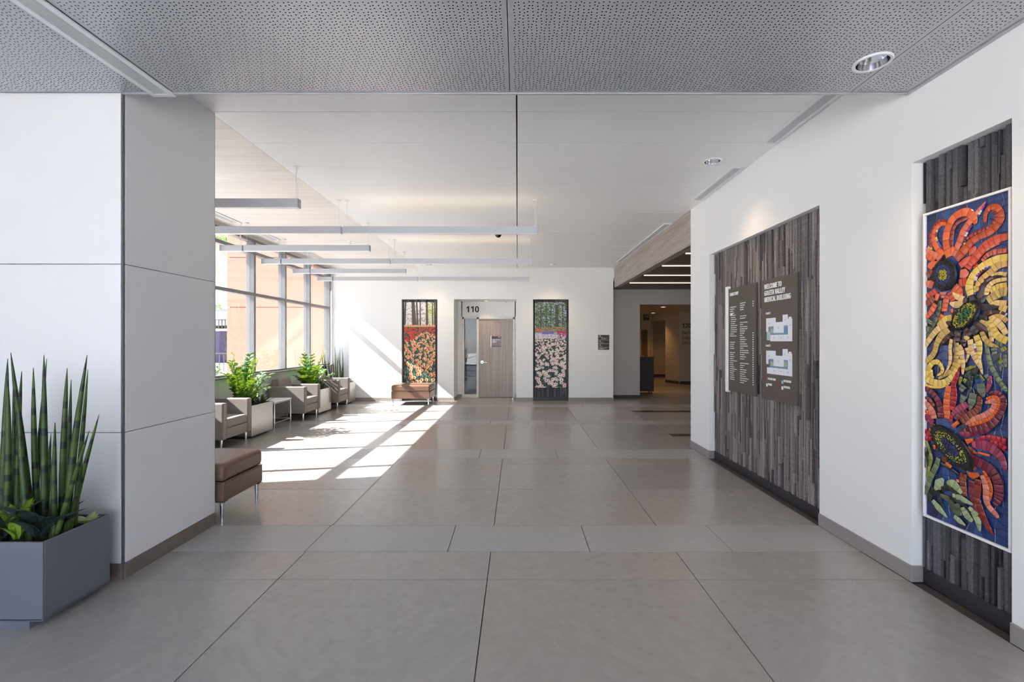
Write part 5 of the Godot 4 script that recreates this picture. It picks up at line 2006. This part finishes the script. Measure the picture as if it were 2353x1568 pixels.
# mosaic petals: flower, glaze, number of tiles, then along, up and width in millimetres for each point
const MOSAIC = [
["g","dg",8,[110,1803,21,106,1753,21,90,1700,25,61,1647,25,28,1597,29,15,1561,22]],
["g","st",10,[393,1556,19,403,1492,22,416,1435,25,438,1386,25,463,1343,25,490,1308,25,502,1285,15]],
["g","gg",2,[453,1547,28,484,1541,34]],
["g","gg",2,[435,1518,32,444,1481,28]],
["g","dk",1,[466,1494,19,456,1465,34,450,1437,13]],
["g","ol",2,[475,1503,22,493,1513,25,503,1519,18]],
["g","ol",1,[463,1437,19,484,1454,22]],
["g","dk",1,[466,1431,22,469,1406,22,475,1382,5]],
["g","gg",3,[496,1485,19,496,1451,22,497,1414,19]],
["g","gg",2,[45,1688,40,32,1667,40]],
["g","dg",1,[28,1649,33,20,1612,22]],
["a","rb",2,[61,1999,25,20,1965,44]],
["a","sa",2,[65,1901,36,41,1911,47,15,1925,22]],
["a","ro",3,[86,1866,36,53,1851,33,15,1837,29]],
["a","rb",4,[74,1824,29,45,1805,40,13,1789,41]],
["a","or",4,[82,1784,32,53,1742,36,15,1701,22]],
["a","sa",2,[134,1854,46,130,1815,14]],
["a","or",1,[98,1847,32,86,1805,18]],
["a","or",4,[157,1830,21,149,1785,39,141,1733,35]],
["a","or",2,[130,1716,28,110,1678,18]],
["a","ro",3,[176,1846,35,202,1791,31]],
["a","or",3,[202,1874,52,235,1843,48,250,1814,17]],
["a","or",1,[191,1747,17,195,1723,14]],
["a","sa",1,[243,1947,41,275,1944,50,296,1946,13]],
["a","ro",2,[235,1894,38,282,1895,47]],
["a","or",1,[98,2022,43,53,2027,47,28,2030,22]],
["a","sa",4,[114,2055,36,86,2085,32,49,2110,22,13,2132,33]],
["a","or",3,[78,2054,25,45,2078,33,13,2098,37]],
["a","dr",9,[49,2139,22,45,2209,22,74,2264,22,114,2290,21,159,2275,14]],
["a","or",7,[130,2073,39,78,2162,36,78,2234,32,118,2268,25,153,2259,18]],
["a","bd",8,[130,2112,14,98,2165,14,84,2201,16,94,2238,11]],
["a","bd",4,[20,2156,15,69,2121,14]],
["a","dr",12,[282,2143,20,334,2164,20,390,2174,19,435,2195,19,453,2234,19,432,2265,19]],
["a","od",14,[217,2037,45,271,2081,50,310,2117,40,361,2138,36,422,2153,38,463,2188,38,475,2231,34,453,2275,31,416,2282,29,393,2253,22,390,2209,13]],
["a","ro",1,[299,2046,10,320,2068,36,337,2088,10]],
["a","ro",7,[310,2001,50,357,2048,46,397,2082,48,447,2100,44,510,2105,31]],
["a","sa",3,[390,2055,19,432,2072,19,469,2080,16]],
["a","ro",1,[243,1995,34,278,2016,37,306,2038,7]],
["a","ro",2,[286,1971,44,310,2004,36]],
["a","ro",2,[327,1965,23,351,1984,16]],
["a","sr",7,[374,1999,19,403,2026,26,447,2037,28,506,2032,22]],
["a","dr",6,[191,2121,17,191,2173,24,199,2213,21,232,2249,20,296,2263,20]],
["a","sa",6,[202,2057,21,239,2132,37,268,2196,37,310,2243,33]],
["a","sa",3,[337,2268,23,364,2294,23,395,2323,3]],
["a","bd",9,[270,2112,13,277,2157,13,296,2190,13,317,2214,13]],
["a","bd",6,[351,2255,13,390,2312,13]],
["a","or",10,[178,2058,45,153,2146,39,165,2228,42,210,2289,41,282,2297,44,324,2256,40,337,2213,13]],
["a","or",1,[191,2062,21,195,2096,28,199,2119,10]],
["b","br",3,[361,1794,36,377,1860,36,409,1895,29,450,1902,16,484,1903,9]],
["b","bd",14,[334,1816,13,334,1875,15,344,1916,15,380,1947,15,435,1964,13]],
["b","ye",9,[310,1815,36,299,1863,43,313,1907,43,344,1946,43,390,1974,42,453,1995,38,509,1995,34]],
["b","ta",8,[347,1834,20,354,1876,33,387,1907,35,428,1936,35,460,1960,38,508,1967,34]],
["b","pt",4,[425,1911,10,463,1916,19,506,1906,22]],
["b","pt",7,[397,1806,22,406,1841,29,425,1867,25,453,1879,22,506,1882,18]],
["b","ye",5,[419,1826,29,460,1847,28,506,1851,25]],
["b","ot",5,[403,1777,35,441,1799,44,478,1817,47,508,1814,43]],
["b","pt",3,[416,1758,6,453,1760,28,506,1753,28]],
["b","pt",2,[466,1734,22,506,1722,34]],
["b","bk",1,[364,1745,36,416,1741,35,466,1740,6]],
["b","bk",1,[354,1771,39,384,1788,32,409,1812,6]],
["b","bk",1,[324,1777,50,310,1812,20]],
["b","br",2,[384,1698,29,432,1714,25,478,1708,12]],
["b","bd",4,[472,1710,16,506,1693,15]],
["b","bk",1,[351,1684,39,406,1684,32]],
["b","ta",4,[413,1677,19,453,1691,19,484,1680,28,508,1657,22]],
["b","pt",4,[432,1683,28,453,1663,35,481,1630,34,505,1590,25]],
["b","ye",6,[419,1671,25,435,1626,35,460,1581,38,510,1554,37]],
["b","br",1,[330,1662,30,367,1631,39,409,1607,19]],
["b","ot",5,[364,1670,16,409,1642,29,425,1600,29,428,1550,19]],
["b","ot",5,[374,1608,26,390,1566,29,422,1537,25,466,1522,6]],
["b","bk",2,[306,1629,50,351,1595,39]],
["b","br",2,[275,1627,37,310,1583,30]],
["b","br",2,[232,1611,41,225,1550,34]],
["b","br",2,[264,1563,37,268,1523,20]],
["b","br",3,[202,1601,28,157,1571,28,118,1528,18]],
["b","br",1,[199,1653,28,157,1669,18]],
["b","br",1,[278,1774,30,275,1808,24]],
["b","br",1,[210,1691,21,210,1725,21]],
["b","bk",1,[246,1723,41,228,1744,34]],
["b","pt",2,[180,1783,7,213,1770,38,264,1766,37]],
["b","pt",3,[199,1843,7,225,1817,31,268,1792,37]],
["b","ye",3,[195,1693,38,149,1687,32,98,1653,14]],
["b","pt",8,[161,1660,39,102,1628,36,65,1593,33,11,1527,33]],
["b","ot",9,[172,1626,38,118,1582,39,90,1528,32,82,1496,32,57,1459,33,11,1424,30]],
["b","ye",6,[341,1586,30,357,1540,36,361,1498,29,357,1465,26,367,1423,13]],
["b","pt",7,[306,1563,30,317,1507,36,337,1461,33,361,1423,29,380,1369,3]],
["b","pt",1,[271,1577,13,286,1573,27,303,1573,10]],
["b","bd",5,[332,1550,13,339,1491,13]],
["b","pt",4,[286,1516,23,296,1480,17,282,1433,7]],
["b","bd",5,[277,1510,10,278,1456,10]],
["b","pt",6,[243,1533,20,254,1485,37,261,1448,27,264,1411,24,263,1361,7]],
["b","br",4,[213,1570,21,204,1505,17,206,1443,14,180,1383,7]],
["b","pt",7,[197,1565,28,184,1515,21,185,1453,21,176,1404,17,145,1353,5]],
["b","ot",10,[225,1546,24,225,1481,24,217,1430,27,180,1369,21,106,1327,14]],
["b","ye",12,[245,1448,14,228,1393,27,199,1349,31,157,1311,35,102,1296,39,45,1306,40,11,1329,30]],
["b","ye",6,[11,1279,18,61,1269,15,126,1275,14,180,1303,10]],
["b","ye",10,[74,1326,14,32,1356,33,41,1389,33,65,1419,29,102,1425,29,130,1394,21,130,1366,21,100,1342,7]],
["b","ye",2,[53,1375,25,61,1340,15]],
["g","ol",3,[278,1389,17,310,1404,17,341,1410,10]],
["g","dk",2,[361,1390,20,317,1378,30,275,1345,20]],
["g","dk",3,[313,1358,27,306,1314,27,312,1255,7]],
["g","dk",1,[351,1370,23,337,1340,13]],
["g","ol",1,[268,1334,20,286,1322,27]],
["g","ol",2,[257,1347,14,250,1333,20,243,1298,10]],
["g","ol",1,[364,1365,13,390,1337,10]],
["g","gg",2,[271,1297,40,250,1265,24]],
["g","gg",2,[271,1240,40,254,1194,17]],
["g","gg",3,[327,1260,40,317,1209,40,306,1158,5]],
["g","gg",3,[367,1319,42,374,1278,45,387,1244,10]],
["g","gg",2,[397,1370,29,422,1334,13]],
["r","bu",8,[122,1088,43,118,1155,39,86,1212,36,45,1244,33,9,1255,30]],
["r","rb",4,[78,1150,22,45,1189,22,11,1199,15]],
["r","pk",5,[78,1074,32,65,1112,40,36,1151,33,9,1170,22]],
["r","oo",3,[53,1099,22,9,1114,22]],
["r","mg",4,[69,1046,33,36,1069,40,8,1079,33]],
["r","rb",2,[74,1043,32,61,1015,22]],
["r","cr",3,[74,960,32,36,974,33,8,987,30]],
["r","cr",2,[61,946,22,11,940,30]],
["r","cr",10,[191,1144,28,206,1202,38,210,1254,34,206,1298,31,225,1344,27,248,1404,5]],
["r","or",6,[165,1088,31,165,1123,38,161,1172,39,165,1225,38,176,1289,31]],
["r","cr",2,[187,1071,21,195,1117,21]],
["r","mg",6,[199,1118,21,239,1158,37,293,1193,30]],
["r","bu",5,[217,1093,27,254,1130,30,293,1156,17]],
["r","rb",10,[254,1089,41,310,1135,40,351,1174,33,364,1225,29,354,1243,16]],
["r","bu",16,[264,1019,40,324,1043,50,384,1068,48,438,1112,41,472,1162,37,490,1208,31,490,1247,31,466,1273,31,419,1268,19]],
["r","oo",22,[299,1070,13,364,1101,20,416,1129,19,447,1166,19,466,1203,19,467,1238,19,447,1254,16,401,1237,13]],
["r","pk",13,[282,1074,10,337,1116,30,390,1144,29,432,1179,28,446,1213,28,444,1232,25,425,1226,25,395,1214,10]],
["r","mg",4,[424,1366,13,419,1321,25,403,1274,13]],
["r","cr",6,[344,998,10,397,1024,22,453,1030,28,505,1022,31]],
["r","cr",4,[422,1005,13,466,1002,28,505,982,28]],
["r","mg",10,[320,967,30,390,979,51,447,963,47,484,928,37,503,871,15]],
["r","oo",2,[354,930,13,419,929,13]],
["r","rb",2,[299,952,13,324,931,30,354,922,7]],
["r","bu",14,[310,895,36,364,875,49,422,852,54,460,806,50,469,753,47,466,711,44,447,664,22]],
["r","rb",2,[317,850,26,344,831,23]],
["r","oo",9,[385,837,13,406,805,19,422,771,19,427,735,19,422,682,8]],
["r","pk",9,[377,809,19,390,778,29,400,736,32,400,691,32,413,653,29,450,623,28,467,607,12]],
["r","bu",6,[317,762,30,317,716,33,324,665,30,337,611,23,384,556,16,416,514,6]],
["r","dr",9,[354,780,33,354,728,36,351,674,33,364,627,36,387,577,32,416,530,25,443,506,3]],
["r","rb",4,[264,767,34,268,714,37,278,660,27]],
["r","pk",1,[235,745,14,235,728,14]],
["r","oo",1,[299,799,20,324,792,36,361,810,16]],
["r","oo",1,[157,819,25,195,804,21]],
["r","oo",1,[80,914,22,82,886,14]],
["r","oo",1,[57,1011,29,55,970,18]],
["r","oo",1,[202,1048,21,239,1082,20]],
["r","oo",1,[286,976,30,327,998,13]],
["r","rb",1,[134,841,32,165,838,28]],
["r","bk",2,[126,811,14,187,795,24,243,776,10]],
["r","rb",2,[250,775,27,289,776,23]],
["r","mg",2,[250,1016,20,310,1027,23]],
["g","ol",6,[20,923,22,45,874,18,57,815,22,41,752,18,32,695,15]],
["g","dk",2,[15,859,15,32,827,22,36,773,11]],
["g","gg",2,[15,885,18,11,755,18]],
["g","st",9,[110,839,25,94,788,32,61,721,33,36,652,33,11,586,26]],
["g","lt",4,[141,721,14,114,681,57,90,634,22]],
["g","lt",4,[165,703,17,210,707,52,261,671,20]],
["g","lt",4,[202,642,21,254,639,37,330,628,10]],
["g","lt",4,[69,566,22,114,532,39,168,498,7]],
["g","lt",4,[264,592,27,289,557,40,324,533,20]],
["g","lt",4,[303,605,20,347,569,46,367,495,10]],
["g","lt",4,[213,522,21,246,507,31,282,494,7]],
["g","og",2,[217,596,65,246,534,31]],
["g","dk",2,[47,555,22,57,606,40,122,637,25]],
["g","dk",2,[130,654,28,180,680,31,232,659,17]],
["g","dk",2,[110,594,29,141,548,14]],
["g","dg",3,[122,616,21,180,607,35,210,559,28,228,534,7]],
["g","dk",3,[184,622,21,254,615,27,317,580,10]]
]
